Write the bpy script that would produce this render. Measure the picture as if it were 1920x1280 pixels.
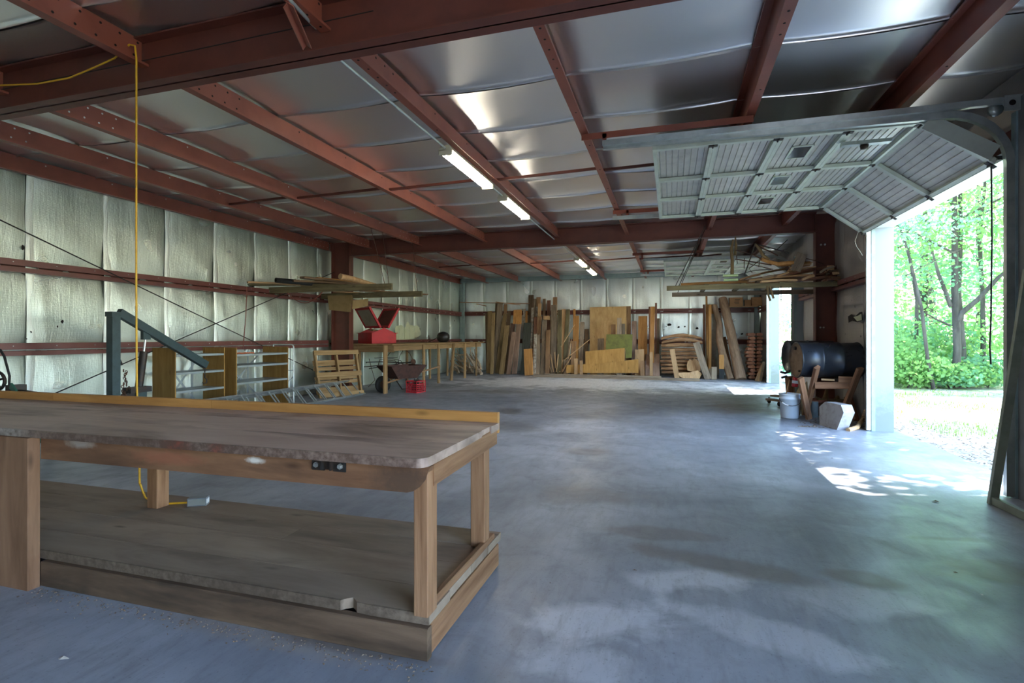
import bpy, math, random
from mathutils import Vector as V, Matrix, Euler
R = random.Random(11)
D = bpy.data; SC = bpy.context.scene; COL = SC.collection
PI = math.pi
for o in list(D.objects): D.objects.remove(o)
# ---------------------------------------------------------------- camera
TH = math.atan(298/985.0); CS, SN = math.cos(TH), math.sin(TH); FOC = 985.0; EYE = 1.25
cam = D.cameras.new('camera'); co = D.objects.new('camera', cam); COL.objects.link(co)
cam.sensor_width = 36; cam.lens = FOC/1920*36; cam.shift_y = -8/1920; cam.clip_start = .02; cam.clip_end = 300
co.location = (0, 0, EYE); co.rotation_euler = (PI/2, 0, TH); SC.camera = co
# ---------------------------------------------------------------- sky, sun, exposure
w = D.worlds.new('world'); SC.world = w; w.use_nodes = True
nt = w.node_tree; bg = nt.nodes['Background']; sky = nt.nodes.new('ShaderNodeTexSky')
sky.sky_type = 'NISHITA'; sky.sun_disc = False; sky.sun_elevation = math.radians(58); sky.sun_rotation = math.radians(80)
sky.dust_density = .6; sky.air_density = 1.0; sky.ozone_density = 3.0
nt.links.new(sky.outputs[0], bg.inputs[0]); bg.inputs[1].default_value = 0.80
sun = D.lights.new('sun', 'SUN'); sun.energy = 8.0; sun.angle = .009; sun.color = (1, .96, .90)
so = D.objects.new('sun', sun); COL.objects.link(so); so.location = (12, 6, 20)
so.rotation_euler = V((-1.5, -.42, -2.75)).to_track_quat('-Z', 'Y').to_euler()
SC.view_settings.view_transform = 'Standard'; SC.view_settings.look = 'None'
SC.view_settings.gamma = 1; SC.view_settings.use_curve_mapping = False
SC.view_settings.exposure = 2.02
# ---------------------------------------------------------------- image pixel helpers (image coordinates projected onto an x, y or z plane)
def ray(px, py):
    x, y = (px-960)/FOC, (632-py)/FOC
    return V((x*CS-SN, x*SN+CS, y))
EY = V((0, 0, EYE))
def onZ(px, py, z=0.0): d = ray(px, py); return EY+d*((z-EYE)/d.z)
def onY(px, py, y): d = ray(px, py); return EY+d*(y/d.y)
def onX(px, py, x): d = ray(px, py); return EY+d*(x/d.x)
# ---------------------------------------------------------------- mesh + object helpers
WM = {}
def link(o, parent=None, M=None):
    M = M or Matrix.Identity(4); COL.objects.link(o); WM[o.name] = M
    if parent is not None: o.parent = parent; o.matrix_basis = WM[parent.name].inverted() @ M
    else: o.matrix_basis = M
    return o
def tag(o, label=None, cat=None, group=None, kind=None):
    if label: o['label'] = label
    if cat: o['category'] = cat
    if group: o['group'] = group
    if kind: o['kind'] = kind
    return o
def thing(name, label, cat, loc, group=None, kind=None):
    o = D.objects.new(name, None); o.empty_display_size = .1
    link(o, None, Matrix.Translation(V(loc))); return tag(o, label, cat, group, kind)
def basis(z, up=(0, 0, 1)):
    z = V(z).normalized(); u = V(up); y = u-z*u.dot(z)
    if y.length < 1e-4: y = V((1, 0, 0))-z*z.x
    if y.length < 1e-4: y = V((0, 1, 0))
    y.normalize(); x = y.cross(z)
    return Matrix((x, y, z)).transposed()
class MB:
    def __init__(s): s.v = []; s.f = []; s.sm = []
    def add(s, vs, fs, smooth=False):
        n = len(s.v); s.v += [V(p) for p in vs]; s.f += [tuple(i+n for i in f) for f in fs]; s.sm += [smooth]*len(fs); return s
    def box(s, x0, x1, y0, y1, z0, z1):
        return s.add([(x0,y0,z0),(x1,y0,z0),(x1,y1,z0),(x0,y1,z0),(x0,y0,z1),(x1,y0,z1),(x1,y1,z1),(x0,y1,z1)],
            [(0,3,2,1),(4,5,6,7),(0,1,5,4),(1,2,6,5),(2,3,7,6),(3,0,4,7)])
    def bar(s, p0, p1, w, t, up=(0, 0, 1)):
        p0, p1 = V(p0), V(p1); B = basis(p1-p0, up); x, y = B.col[0]*w/2, B.col[1]*t/2
        return s.add([p0-x-y,p0+x-y,p0+x+y,p0-x+y,p1-x-y,p1+x-y,p1+x+y,p1-x+y],
            [(0,3,2,1),(4,5,6,7),(0,1,5,4),(1,2,6,5),(2,3,7,6),(3,0,4,7)])
    def tube(s, pts, r, n=8, cap=True, up=(0, 0, 1)):
        pts = [V(p) for p in pts]; rs = r if isinstance(r, (list, tuple)) else [r]*len(pts); vs = []; fs = []
        x = None
        for i, p in enumerate(pts):
            t = (pts[min(i+1, len(pts)-1)]-pts[max(i-1, 0)]); t = t.normalized() if t.length > 1e-6 else V((0,0,1))
            if x is None: x = basis(t, up).col[0].copy()
            x = x-t*x.dot(t); x = x.normalized() if x.length > 1e-5 else basis(t, up).col[0].copy(); y = t.cross(x)
            for k in range(n):
                a = 2*PI*k/n; vs.append(p+x*math.cos(a)*rs[i]+y*math.sin(a)*rs[i])
        for i in range(len(pts)-1):
            for k in range(n): fs.append((i*n+k, i*n+(k+1)%n, (i+1)*n+(k+1)%n, (i+1)*n+k))
        s.add(vs, fs, True)
        if cap:
            m = (len(pts)-1)*n; s.add(vs[:n], [tuple(range(n))[::-1]]); s.add(vs[m:], [tuple(range(n))])
        return s
    def lathe(s, prof, n=24, c=(0,0,0), ax=(0,0,1), up=(1,0,0), smooth=True):
        B = basis(ax, up); c = V(c); vs = []; fs = []
        for r, z in prof:
            for k in range(n):
                a = 2*PI*k/n; vs.append(c+B.col[0]*math.cos(a)*r+B.col[1]*math.sin(a)*r+B.col[2]*z)
        for i in range(len(prof)-1):
            for k in range(n): fs.append((i*n+k, i*n+(k+1)%n, (i+1)*n+(k+1)%n, (i+1)*n+k))
        return s.add(vs, fs, smooth)
    def prism(s, poly, o, x, y, t):
        """poly of 2D points in the frame (o, x, y), extruded by vector t"""
        o, x, y, t = V(o), V(x), V(y), V(t); n = len(poly)
        a = [o+x*p+y*q for p, q in poly]; b = [p+t for p in a]
        return s.add(a+b, [tuple(range(n))[::-1], tuple(range(n, 2*n))]+[(i, (i+1)%n, n+(i+1)%n, n+i) for i in range(n)])
    def profile(s, poly, p0, p1, x, y):
        return s.prism(poly, p0, x, y, V(p1)-V(p0))
    def mesh(s, name, mat, M=None):
        m = D.meshes.new(name); vs = s.v
        if M is not None: I = M.inverted(); vs = [I @ p for p in vs]
        m.from_pydata([tuple(p) for p in vs], [], s.f); m.polygons.foreach_set('use_smooth', s.sm)
        if mat: m.materials.append(mat)
        m.update(); return m
    def obj(s, name, mat, parent=None, M=None, label=None, cat=None, group=None, kind=None, fix=True):
        if M is None:
            lo = [min(p[i] for p in s.v) for i in range(3)]; hi = [max(p[i] for p in s.v) for i in range(3)]
            M = Matrix.Translation(((lo[0]+hi[0])/2, (lo[1]+hi[1])/2, lo[2]))
        m = s.mesh(name, mat, M)
        if fix:
            import bmesh
            b = bmesh.new(); b.from_mesh(m); bmesh.ops.recalc_face_normals(b, faces=b.faces); b.to_mesh(m); b.free()
        o = D.objects.new(name, m); link(o, parent, M); return tag(o, label, cat, group, kind)
def box(name, mat, x0, x1, y0, y1, z0, z1, parent=None, **k): return MB().box(x0,x1,y0,y1,z0,z1).obj(name, mat, parent, **k)
def board(name, mat, p0, p1, w, t, up=(0,-1,0), parent=None, rough=.0, bow=0, taper=1.0, bev=.004, **k):
    """a sawn board: grain along its own Z, w wide, t thick (t along up); softly chamfered edges"""
    p0, p1 = V(p0), V(p1); L = (p1-p0).length; B = basis(p1-p0, up); M = Matrix.Translation(p0) @ B.to_4x4()
    b = min(bev, w*.3, t*.3); mb = MB(); vs = []; fs = []
    n = 1 if not (rough or bow) else 5
    for i in range(n+1):
        q = i/n; ww = w/2*(1+(taper-1)*q)*(1+R.uniform(-rough, rough)); tt = t/2; dx = R.uniform(-rough, rough)*w*.3; dy = bow*math.sin(PI*q)
        z = L*q + (R.uniform(-.3, .3)*rough*w if i in (0, n) else 0)
        for x, y in ((-ww+b,-tt),(ww-b,-tt),(ww,-tt+b),(ww,tt-b),(ww-b,tt),(-ww+b,tt),(-ww,tt-b),(-ww,-tt+b)): vs.append((x+dx, y+dy, z))
    for i in range(n):
        for j in range(8): fs.append((i*8+j, i*8+(j+1)%8, i*8+8+(j+1)%8, i*8+8+j))
    fs += [tuple(range(8))[::-1], tuple(range(n*8, n*8+8))]
    mb.add(vs, fs); m = mb.mesh(name, mat); o = D.objects.new(name, m); link(o, parent, M); return tag(o, **k)
def arc(c, r, a0, a1, n, x, y): return [V(c)+V(x)*r*math.cos(a0+(a1-a0)*i/n)+V(y)*r*math.sin(a0+(a1-a0)*i/n) for i in range(n+1)]
def catenary(p0, p1, sag, n=12): return [V(p0).lerp(V(p1), i/n)-V((0,0,sag*4*(i/n)*(1-i/n))) for i in range(n+1)]
def copy_tree(o, M, label=None):
    """a copy of a top-level thing, its parts and their sub-parts, moved by M"""
    c = o.copy(); COL.objects.link(c); c.matrix_basis = M @ o.matrix_basis; WM[c.name] = M @ WM[o.name]
    if label: c['label'] = label
    for ch in list(o.children):
        d = ch.copy(); COL.objects.link(d); d.parent = c
        for g in list(ch.children): e = g.copy(); COL.objects.link(e); e.parent = d
    return c
# ---------------------------------------------------------------- materials
def new_mat(name):
    m = D.materials.new(name); m.use_nodes = True; nt = m.node_tree; b = nt.nodes['Principled BSDF']; return m, nt, b
class NT:
    def __init__(s, nt): s.nt = nt
    def n(s, t, **k):
        x = s.nt.nodes.new('ShaderNode'+t)
        for a, v in k.items():
            if hasattr(x, a) and a not in x.inputs: setattr(x, a, v)
            else: x.inputs[a.replace('_', ' ')].default_value = v
        return x
    def l(s, a, b): s.nt.links.new(a, b)
    def noise(s, vec, scale, detail=4, rough=.55, dist=0):
        x = s.n('TexNoise'); x.inputs['Scale'].default_value = scale; x.inputs['Detail'].default_value = detail
        x.inputs['Roughness'].default_value = rough; x.inputs['Distortion'].default_value = dist
        if vec is not None: s.l(vec, x.inputs['Vector'])
        return x.outputs['Fac']
    def ramp(s, fac, stops):
        x = s.n('ValToRGB'); e = x.color_ramp.elements
        while len(e) < len(stops): e.new(.5)
        for i, (p, c) in enumerate(stops): e[i].position = p; e[i].color = c if len(c) == 4 else (*c, 1)
        s.l(fac, x.inputs[0]); return x.outputs[0]
    def mix(s, fac, a, b, mode='MIX'):
        x = s.n('Mix'); x.data_type = 'RGBA'; x.blend_type = mode
        for v, i in ((fac, 0), (a, 6), (b, 7)):
            if isinstance(v, (float, int)): x.inputs[i].default_value = v
            elif isinstance(v, tuple): x.inputs[i].default_value = (*v, 1) if len(v) == 3 else v
            else: s.l(v, x.inputs[i])
        return x.outputs[2]
    def math(s, op, a, b=0.0, c=0.0):
        x = s.n('Math'); x.operation = op
        for v, i in ((a, 0), (b, 1), (c, 2)):
            if isinstance(v, (float, int)): x.inputs[i].default_value = v
            else: s.l(v, x.inputs[i])
        return x.outputs[0]
    def mapr(s, v, a, b, c, d):
        x = s.n('MapRange'); s.l(v, x.inputs[0])
        for i, q in enumerate((a, b, c, d)): x.inputs[i+1].default_value = q
        return x.outputs[0]
    def coord(s, scale=(1,1,1), which='Object', jitter=False):
        t = s.n('TexCoord').outputs[which]
        if jitter:
            i = s.n('ObjectInfo').outputs['Random']; c = s.n('CombineXYZ')
            for k, q in enumerate((37., 91., 53.)): s.l(s.math('MULTIPLY', i, q), c.inputs[k])
            a = s.n('VectorMath'); s.l(t, a.inputs[0]); s.l(c.outputs[0], a.inputs[1]); t = a.outputs[0]
        mp = s.n('Mapping'); mp.inputs['Scale'].default_value = scale; s.l(t, mp.inputs[0]); return mp.outputs[0]
    def bump(s, h, strength, dist, b):
        x = s.n('Bump'); x.inputs['Strength'].default_value = strength; x.inputs['Distance'].default_value = dist
        s.l(h, x.inputs['Height']); s.l(x.outputs[0], b.inputs['Normal']); return x
MATS = {}
def wood(name, c1, c2, rough=.75, stain=None, sf=.55, var=.35, grain=1.0, knots=True, spots=()):
    if name in MATS: return MATS[name]
    m, nt, b = new_mat(name); n = NT(nt)
    v = n.coord((26*grain, 26*grain, 1.6), jitter=True); g = n.noise(v, 1.0, 5, .62, .35)
    v2 = n.coord((5, 5, 1.3), jitter=True); s2 = n.noise(v2, 1.0, 4, .6, .6)
    col = n.ramp(g, [(.3, c1), (.68, c2)])
    dk = n.mix(n.mapr(s2, .47, .70, 0, sf), col, stain or tuple(x*.45 for x in c1))
    if knots:
        vo = n.n('TexVoronoi'); n.l(n.coord((7, 7, 2.2), jitter=True), vo.inputs['Vector']); vo.inputs['Scale'].default_value = 1
        dk = n.mix(n.mapr(vo.outputs['Distance'], .02, .13, .7, 0), dk, tuple(x*.3 for x in c1))
    if spots:
        sx = n.n('SeparateXYZ'); n.l(n.n('TexCoord').outputs['Object'], sx.inputs[0]); nz = n.noise(n.n('TexCoord').outputs['Object'], 28, 5, .7)
        for z, x, rz, rx, c, amt in spots:
            a = n.math('DIVIDE', n.math('SUBTRACT', sx.outputs[2], z), rz); e = n.math('DIVIDE', n.math('SUBTRACT', sx.outputs[0], x), rx)
            d = n.math('SQRT', n.math('ADD', n.math('MULTIPLY', a, a), n.math('MULTIPLY', e, e))); d = n.math('ADD', d, n.math('MULTIPLY', n.math('SUBTRACT', nz, .5), 1.1))
            dk = n.mix(n.mapr(d, .35, 1.05, amt, 0), dk, c)
    rnd = n.n('ObjectInfo').outputs['Random']
    hs = n.n('HueSaturation'); n.l(n.mapr(rnd, 0, 1, 1-var, 1+var), hs.inputs['Value']); n.l(dk, hs.inputs['Color'])
    n.l(hs.outputs[0], b.inputs['Base Color']); b.inputs['Roughness'].default_value = rough; b.inputs['Specular IOR Level'].default_value = .25
    n.bump(g, .35, .01, b); MATS[name] = m; return m
def plain(name, c, rough=.5, metal=0, c2=None, scale=6, bump=0, spec=.5, lo=.45, hi=.7):
    if name in MATS: return MATS[name]
    m, nt, b = new_mat(name); n = NT(nt); v = n.coord((1,1,1), jitter=True); f = n.noise(v, scale, 5, .6, .2)
    n.l(n.ramp(f, [(lo, c), (hi, c2 or tuple(x*.72 for x in c))]), b.inputs['Base Color'])
    b.inputs['Roughness'].default_value = rough; b.inputs['Metallic'].default_value = metal; b.inputs['Specular IOR Level'].default_value = spec
    if bump: n.bump(f, bump, .01, b)
    MATS[name] = m; return m
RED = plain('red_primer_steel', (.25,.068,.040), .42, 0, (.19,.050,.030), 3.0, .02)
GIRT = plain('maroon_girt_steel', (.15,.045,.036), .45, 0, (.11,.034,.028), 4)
RED2 = plain('dark_red_oxide_steel', (.135,.036,.022), .5, 0, (.095,.026,.017), 4, .02)  # darker red of the rafters, columns, rods and girt webs
HOLE = plain('punched_hole', (.012,.006,.005), .9)
BOLT = plain('zinc_bolt', (.62,.62,.60), .35, .9)
GALV = plain('galvanised_steel', (.52,.56,.54), .38, .85, (.40,.44,.43), 9, .03)
GALVG = plain('grey_green_painted_steel', (.26,.33,.32), .5, .2, (.20,.26,.25), 5)
DARKIRON = plain('dark_iron', (.030,.028,.027), .55, .5, (.06,.035,.022), 14, .05)
BLACK = plain('black_rubber', (.012,.012,.012), .7)
RUST = plain('rusty_iron', (.11,.05,.028), .8, .3, (.04,.02,.014), 20, .1)
WHITEP = plain('white_painted_steel', (.80,.84,.86), .4, 0, (.72,.76,.78), 2)
def foil_mat(name, base, r0, r1, vert, tint, metal=.9):
    """scrim-reinforced foil facing: crinkle, fine square scrim, duller patches"""
    m, nt, b = new_mat(name); n = NT(nt); v = n.coord(which='Object')
    sp = n.n('SeparateXYZ'); n.l(v, sp.inputs[0]); K = 2*PI/.026
    a = n.math('SINE', n.math('MULTIPLY', sp.outputs[{'x':1,'y':0,'z':0}[vert]], K)); c = n.math('SINE', n.math('MULTIPLY', sp.outputs[{'x':2,'y':2,'z':1}[vert]], K))
    scr = n.math('MAXIMUM', n.math('POWER', n.math('ABSOLUTE', a), 6), n.math('POWER', n.math('ABSOLUTE', c), 6))
    big = n.noise(v, .9, 1, .6, .4); cr = n.noise(v, 30, 3, .6, .3)
    st = {'x':(1,9,1.2),'y':(9,1,1.2),'z':(1.5,7,1)}[vert]
    wr = n.noise(n.coord(st), 1.0, 4, .6, .5)
    if vert == 'z': b.inputs['Base Color'].default_value = (*base, 1)
    else: n.l(n.ramp(big, [(.3, base), (.75, tint)]), b.inputs['Base Color'])
    b.inputs['Metallic'].default_value = metal
    if vert == 'z': b.inputs['Roughness'].default_value = (r0+r1)/2
    else: n.l(n.mapr(n.noise(v, 2.3, 1, .65), .3, .75, r0, r1), b.inputs['Roughness']); b.inputs['Metallic'].default_value = metal
    h = n.math('ADD', n.math('MULTIPLY', scr, .3), n.math('MULTIPLY', wr, .25)) if vert == 'z' else n.math('ADD', n.math('MULTIPLY', scr, .25), n.math('ADD', n.math('MULTIPLY', cr, .6), n.math('MULTIPLY', wr, 1.9 if vert != 'z' else .35)))
    n.bump(h, .5 if vert != 'z' else .07, .012, b); return m
FOILW = foil_mat('foil_wall_facing', (.68,.735,.665), .27, .45, 'x', (.57,.625,.555), .93)
FOILB = foil_mat('foil_back_wall_facing', (.88,.91,.88), .27, .45, 'y', (.74,.77,.73), .93)
FOILC = foil_mat('foil_roof_facing', (.86,.85,.84), .24, .38, 'z', (.44,.43,.43), .97)
def concrete():
    m, nt, b = new_mat('stained_concrete'); n = NT(nt); v = n.coord()
    f1 = n.noise(v, .55, 6, .62, .5); f2 = n.noise(v, 3.0, 6, .65, .8); f3 = n.noise(v, 60, 3, .6)
    sw = n.noise(n.coord((6, .8, 1)), 1.0, 5, .6, .7)
    col = n.ramp(f1, [(.28, (.150,.162,.188)), (.5, (.275,.295,.338)), (.72, (.47,.495,.55))])
    col = n.mix(n.mapr(f2, .5, .76, 0, .55), col, (.19,.187,.19))
    col = n.mix(n.mapr(sw, .54, .76, 0, .35), col, (.40,.41,.44))
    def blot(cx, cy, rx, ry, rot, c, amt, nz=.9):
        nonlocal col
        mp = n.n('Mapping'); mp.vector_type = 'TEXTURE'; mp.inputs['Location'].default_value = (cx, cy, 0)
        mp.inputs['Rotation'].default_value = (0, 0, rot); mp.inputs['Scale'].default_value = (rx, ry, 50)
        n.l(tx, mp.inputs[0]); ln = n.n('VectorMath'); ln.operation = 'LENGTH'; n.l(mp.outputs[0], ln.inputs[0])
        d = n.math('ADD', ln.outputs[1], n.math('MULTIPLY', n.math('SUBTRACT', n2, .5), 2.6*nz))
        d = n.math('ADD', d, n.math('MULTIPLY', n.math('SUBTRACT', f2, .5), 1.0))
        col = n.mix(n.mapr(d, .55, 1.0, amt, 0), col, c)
    tx = n.n('TexCoord').outputs['Object']; n2 = n.noise(tx, 1.6, 5, .6, .3)
    CH, BR, DK = (.60,.61,.66), (.16,.13,.105), (.10,.095,.09)
    for px, py, rx, ry, rot, c, a in ((1290,1085,.34,.16,.3,CH,.75),(1130,1160,.42,.20,.2,CH,.72),(1440,1190,.50,.14,-.3,CH,.55),(1080,1245,.3,.16,.1,CH,.5),
        (1600,1130,.45,.2,.2,CH,.4),(1360,1060,.5,.13,-.2,BR,.6),(1240,1000,.5,.10,.1,BR,.45),(1620,1085,.22,.10,-.2,BR,.7),(1850,1070,.35,.22,.2,BR,.75),
        (1780,1010,.25,.06,.2,BR,.6),(1100,845,.35,.25,0,BR,.5),(960,800,.7,.5,.2,DK,.55),(1150,775,.9,.9,0,DK,.4),(1300,765,1.2,.5,0,DK,.35),(960,770,.3,.35,0,DK,.75),(905,733,1.0,.6,0,BR,.5),
        (1430,765,1.1,.9,0,BR,.8),(1500,785,.7,.4,0,DK,.75),(1110,930,.6,.25,.3,BR,.35),(1100,718,4.8,2.3,.0,(.74,.745,.78),.9),(520,1190,.7,.10,.02,(.36,.33,.31),.7),(250,1110,.7,.05,.02,(.40,.38,.36),.7),(680,1215,.4,.06,.02,(.11,.08,.06),.6)):  # the wide pale far-end ellipse paints rear door daylight into the floor colour
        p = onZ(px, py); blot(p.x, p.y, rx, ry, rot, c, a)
    sc = n.n('SeparateXYZ'); n.l(tx, sc.inputs[0])
    for X0, k in ():
        dd = n.math('ABSOLUTE', n.math('SUBTRACT', n.math('ADD', sc.outputs[0], n.math('MULTIPLY', n2, .02)), X0)); col = n.mix(n.mapr(dd, .002, .006, .55, 0), col, (.08,.08,.085))
    col = n.mix(n.mapr(f3, .60, .72, 0, .5), col, (.12,.12,.12))
    f4 = n.noise(n.coord((14, 3, 1)), 1.0, 6, .75, .3); col = n.mix(n.mapr(f4, .48, .72, 0, .45), col, (.15,.15,.16))
    n.l(col, b.inputs['Base Color']); n.l(n.mapr(f2, .3, .7, .30, .58), b.inputs['Roughness']); b.inputs['Specular IOR Level'].default_value = .6
    h = n.math('ADD', n.math('MULTIPLY', f2, 1), n.math('MULTIPLY', f3, .25)); n.bump(h, .12, .02, b); return m
CONC = concrete()
# ================================================================ the shell
XL, XR, YB, YF, ZR = -7.58, 2.745, 18.42, -4.7, 3.45        # foil faces of walls, roof
PX = [-7.5, -6.45, -5.22, -3.72, -2.17, -.84, .64, 1.88]   # purlin webs
FR = [-4.5, 2.92, 10.32, 18.15]                            # frames
DOORS = [(-3.1, .65), (5.08, 8.08), (12.72, 15.72)]; DH = 2.70
fl = box('floor', CONC, XL-.15, XR+.14, YF-.1, YB+.15, -.3, 0, kind='structure', label='worn blue grey concrete floor slab with chalky and brown stains, its far end paled by painted-in door light', M=Matrix.Identity(4))
# --- ceiling: one foil blanket strip per roll, sagging between purlins, with a turned-down seam lip
ceil = thing('ceiling', 'sagging silver foil insulation under the low roof', None, (0, 0, ZR), kind='structure')
def zc(x, y):
    xs = [XL-.1]+PX+[XR+.1]
    for a, b in zip(xs, xs[1:]):
        if a <= x <= b: q = (x-a)/(b-a); return ZR-.032*math.sin(PI*q)**.7
    return ZR
y = YF-.1; k = 0; SW = .91
while y < YB+.1:
    y1 = min(y+SW, YB+.15); vs = []; fs = []; nx = 78; ph = R.uniform(0, 6); prof = [(0, -.022), (.004, -.004), (.06, 0), (.2, .006), (.5, .008), (.8, .006), (.94, 0), (.995, -.004), (1, -.018)]
    m = len(prof)
    for i in range(nx+1):
        x = XL-.08+(XR-XL+.16)*i/nx; wob = .006*math.sin(x*2.3+ph)+.004*math.sin(x*5.1+ph*2)
        for q, dz in prof: vs.append((x, y+(y1-y)*q+.012*math.sin(x*1.7+k), zc(x, y)+dz*(1.2 if dz < 0 else 1)+wob*math.sin(PI*q)))
    for i in range(nx):
        for j in range(m-1): fs.append((i*m+j, i*m+j+1, i*m+m+j+1, i*m+m+j))
    MB().add(vs, fs, True).obj('insulation_sheet', FOILC, ceil, M=Matrix.Identity(4), fix=False); y = y1; k += 1
box('roof', plain('roof_steel', (.45,.45,.43), .5, .5), XL-.4, XR+.35, YF-.3, YB+.3, ZR+.05, ZR+.09, kind='structure', label='low metal roof above the insulation blanket')
# --- walls: strips of foil between girts
def wall_strip(parent, mat, A, B, n, z0, z1, gz, amp=.06, name='insulation_sheet'):
    """strip from ground point A to B (width), normal n into the room, pinched at the girt heights gz"""
    A, B, n = V(A), V(B), V(n); nu, nv = 10, 44; vs = []; fs = []; ph = R.uniform(0, 9)
    for j in range(nv+1):
        z = z0+(z1-z0)*j/nv; lv = [z0-.3]+gz+[z1+.1]
        for a, b in zip(lv, lv[1:]):
            if a <= z <= b: q = (z-a)/(b-a); bl = math.sin(PI*min(max(q,0),1))**.6; nr = min(z-a, b-z)
        for i in range(nu+1):
            u = i/nu; d = amp*bl*(.75+.25*math.sin(PI*u)); d += .010*math.exp(-nr/.22)*math.sin(u*17+ph+z*2)+.006*math.sin(u*9+z*3.1+ph)*bl
            e = -.022 if i in (0, nu) else 0
            p = A.lerp(B, u)+n*(d+e+.004*math.sin(u*23+z*5+ph)*bl+.003*math.sin(z*11+u*7+ph)); vs.append((p.x, p.y, z))
    for j in range(nv):
        for i in range(nu): fs.append((j*(nu+1)+i, j*(nu+1)+i+1, (j+1)*(nu+1)+i+1, (j+1)*(nu+1)+i))
    mb = MB().add(vs, fs, True); return mb.obj(name, mat, parent, M=Matrix.Identity(4), fix=False)
SEAM = foil_mat('taped_seam', (.86,.90,.84), .32, .48, 'x', (.72,.76,.70), .9)
def tab(parent, p, along, n, z0, z1):
    p, along, n = V(p), V(along), V(n); vs = []; fs = []; nv = 24; ph = R.uniform(0, 6)
    for j in range(nv+1):
        z = z0+(z1-z0)*j/nv; s = .010*math.sin(z*3+ph)
        for u, d in ((-.012, .012), (.0, .022+R.uniform(-.004, .004)), (.05, .020+R.uniform(-.006, .006)), (.085, .012)): q = p+along*(u+s)+n*d; vs.append((q.x, q.y, z))
    for j in range(nv):
        for i in range(3): fs.append((j*4+i, j*4+i+1, j*4+5+i, j*4+4+i))
    MB().add(vs, fs, True).obj('seam_tab', SEAM, parent, M=Matrix.Identity(4), fix=False)
GZ = [1.10, 2.10]
wl = thing('wall_left', 'long wall of pillowed silver foil insulation', None, (XL, 7, 0), kind='structure')
y = .76
while y < YB:
    y1 = min(y+.92, YB); wall_strip(wl, FOILW, (XL, y, 0), (XL, y1, 0), (1, 0, 0), .02, 3.44, GZ); tab(wl, (XL+.015, y1, 0), (0, 1, 0), (1, 0, 0), .02, 3.40); y = y1
box('siding', plain('steel_siding', (.55,.56,.50), .5), XL-.14, XL-.08, YF-.1, YB+.1, -.2, 3.5, wl)
for yy in (YF, YF+2.73): wall_strip(wl, FOILW, (XL, yy, 0), (XL, yy+2.73, 0), (1, 0, 0), .02, 3.44, GZ)
wb = thing('wall_back', 'end wall of upright silver foil strips behind the lumber', None, (-2, YB, 0), kind='structure')
x = XL
while x < XR:
    x1 = min(x+.905, XR); wall_strip(wb, FOILB, (x, YB, 0), (x1, YB, 0), (0, -1, 0), .02, 3.3, GZ, .045)
    if x1 < XR-.05: tab(wb, (x1, YB-.015, 0), (1, 0, 0), (0, -1, 0), .02, 3.3)
    x = x1
box('siding', MATS['steel_siding'], XL-.2, XR+.2, YB+.08, YB+.14, -.2, 3.5, wb)
wr = thing('wall_right', 'door side wall of dirty torn foil between the overhead doors', None, (XR, 7, 0), kind='structure')
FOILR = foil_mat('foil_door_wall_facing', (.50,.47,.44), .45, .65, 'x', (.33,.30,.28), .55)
edges = [YF]+[e for d in DOORS for e in d]+[YB]
for a, b in zip(edges[::2], edges[1::2]):
    n = max(1, round((b-a)/.92)); st = (b-a)/n
    for i in range(n): wall_strip(wr, FOILR, (XR, a+st*i, 0), (XR, a+st*(i+1), 0), (-1, 0, 0), .02, 3.44, GZ, .03)
    box('siding', WHITEP, XR+.03, XR+.06, a+.03*(a > 0), b-.03*(b < YB), -.15, 3.5, wr)
for a, b in DOORS:
    wall_strip(wr, FOILR, (XR, a, 0), (XR, b, 0), (-1, 0, 0), DH+.12, 3.44, GZ, .02)
    box('siding', WHITEP, XR+.03, XR+.06, a, b, DH+.05, 3.5, wr)
wf = thing('wall_front', 'closed front gable wall behind the workbench', None, (-2, YF, 0), kind='structure')
for a, b, z0 in ((XL, XR, 0),):
    box('siding', MATS['steel_siding'], a, b, YF-.1, YF, z0, 3.5, wf)
# --- steel frames
def i_beam(name, p0, p1, depth, fw, mat, label, cat='beam', up=(0, 0, 1), tw=.012, tf=.012, depth1=None, kind=None, group=None):
    """I section from p0 to p1 (points of its lower flange), depth along up"""
    p0, p1, up = V(p0), V(p1), V(up); d1 = depth1 or depth; side = (p1-p0).normalized().cross(up).normalized()
    root = thing(name, label, cat, p0, group, kind)
    mb = MB(); s = side*tw/2
    a = [p0-s, p0+s, p1+s, p1-s]; b = [p0-s+up*depth, p0+s+up*depth, p1+s+up*d1, p1-s+up*d1]
    mb.add(a+b, [(0,1,2,3),(4,5,6,7),(0,1,5,4),(1,2,6,5),(2,3,7,6),(3,0,4,7)]).obj('web', mat, root)
    MB().bar(p0+up*tf/2, p1+up*tf/2, fw, tf, up).obj('flange', mat, root)
    MB().bar(p0+up*(depth-tf/2), p1+up*(d1-tf/2), fw, tf, up).obj('flange', mat, root)
    return root
def bolts(parent, pts, n, r=.011, t=.012, mat=None, name='bolt', sides=6):
    n = V(n).normalized()
    for p in pts: MB().lathe([(0, t), (r*.8, t), (r, t*.6), (r, 0)], sides, p, n, (0, 0.3, 1), False).obj(name, mat or BOLT, parent, fix=False)
RZ = 3.08
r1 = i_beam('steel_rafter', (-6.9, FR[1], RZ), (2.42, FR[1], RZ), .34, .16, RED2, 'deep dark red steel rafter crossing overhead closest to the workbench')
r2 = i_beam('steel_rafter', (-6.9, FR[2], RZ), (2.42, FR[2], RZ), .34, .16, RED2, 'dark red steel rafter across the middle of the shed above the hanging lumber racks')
i_beam('steel_rafter', (-6.9, FR[0]+.3, RZ), (2.42, FR[0]+.3, RZ), .34, .16, RED2, 'dark red steel rafter over the open front bay')
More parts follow.
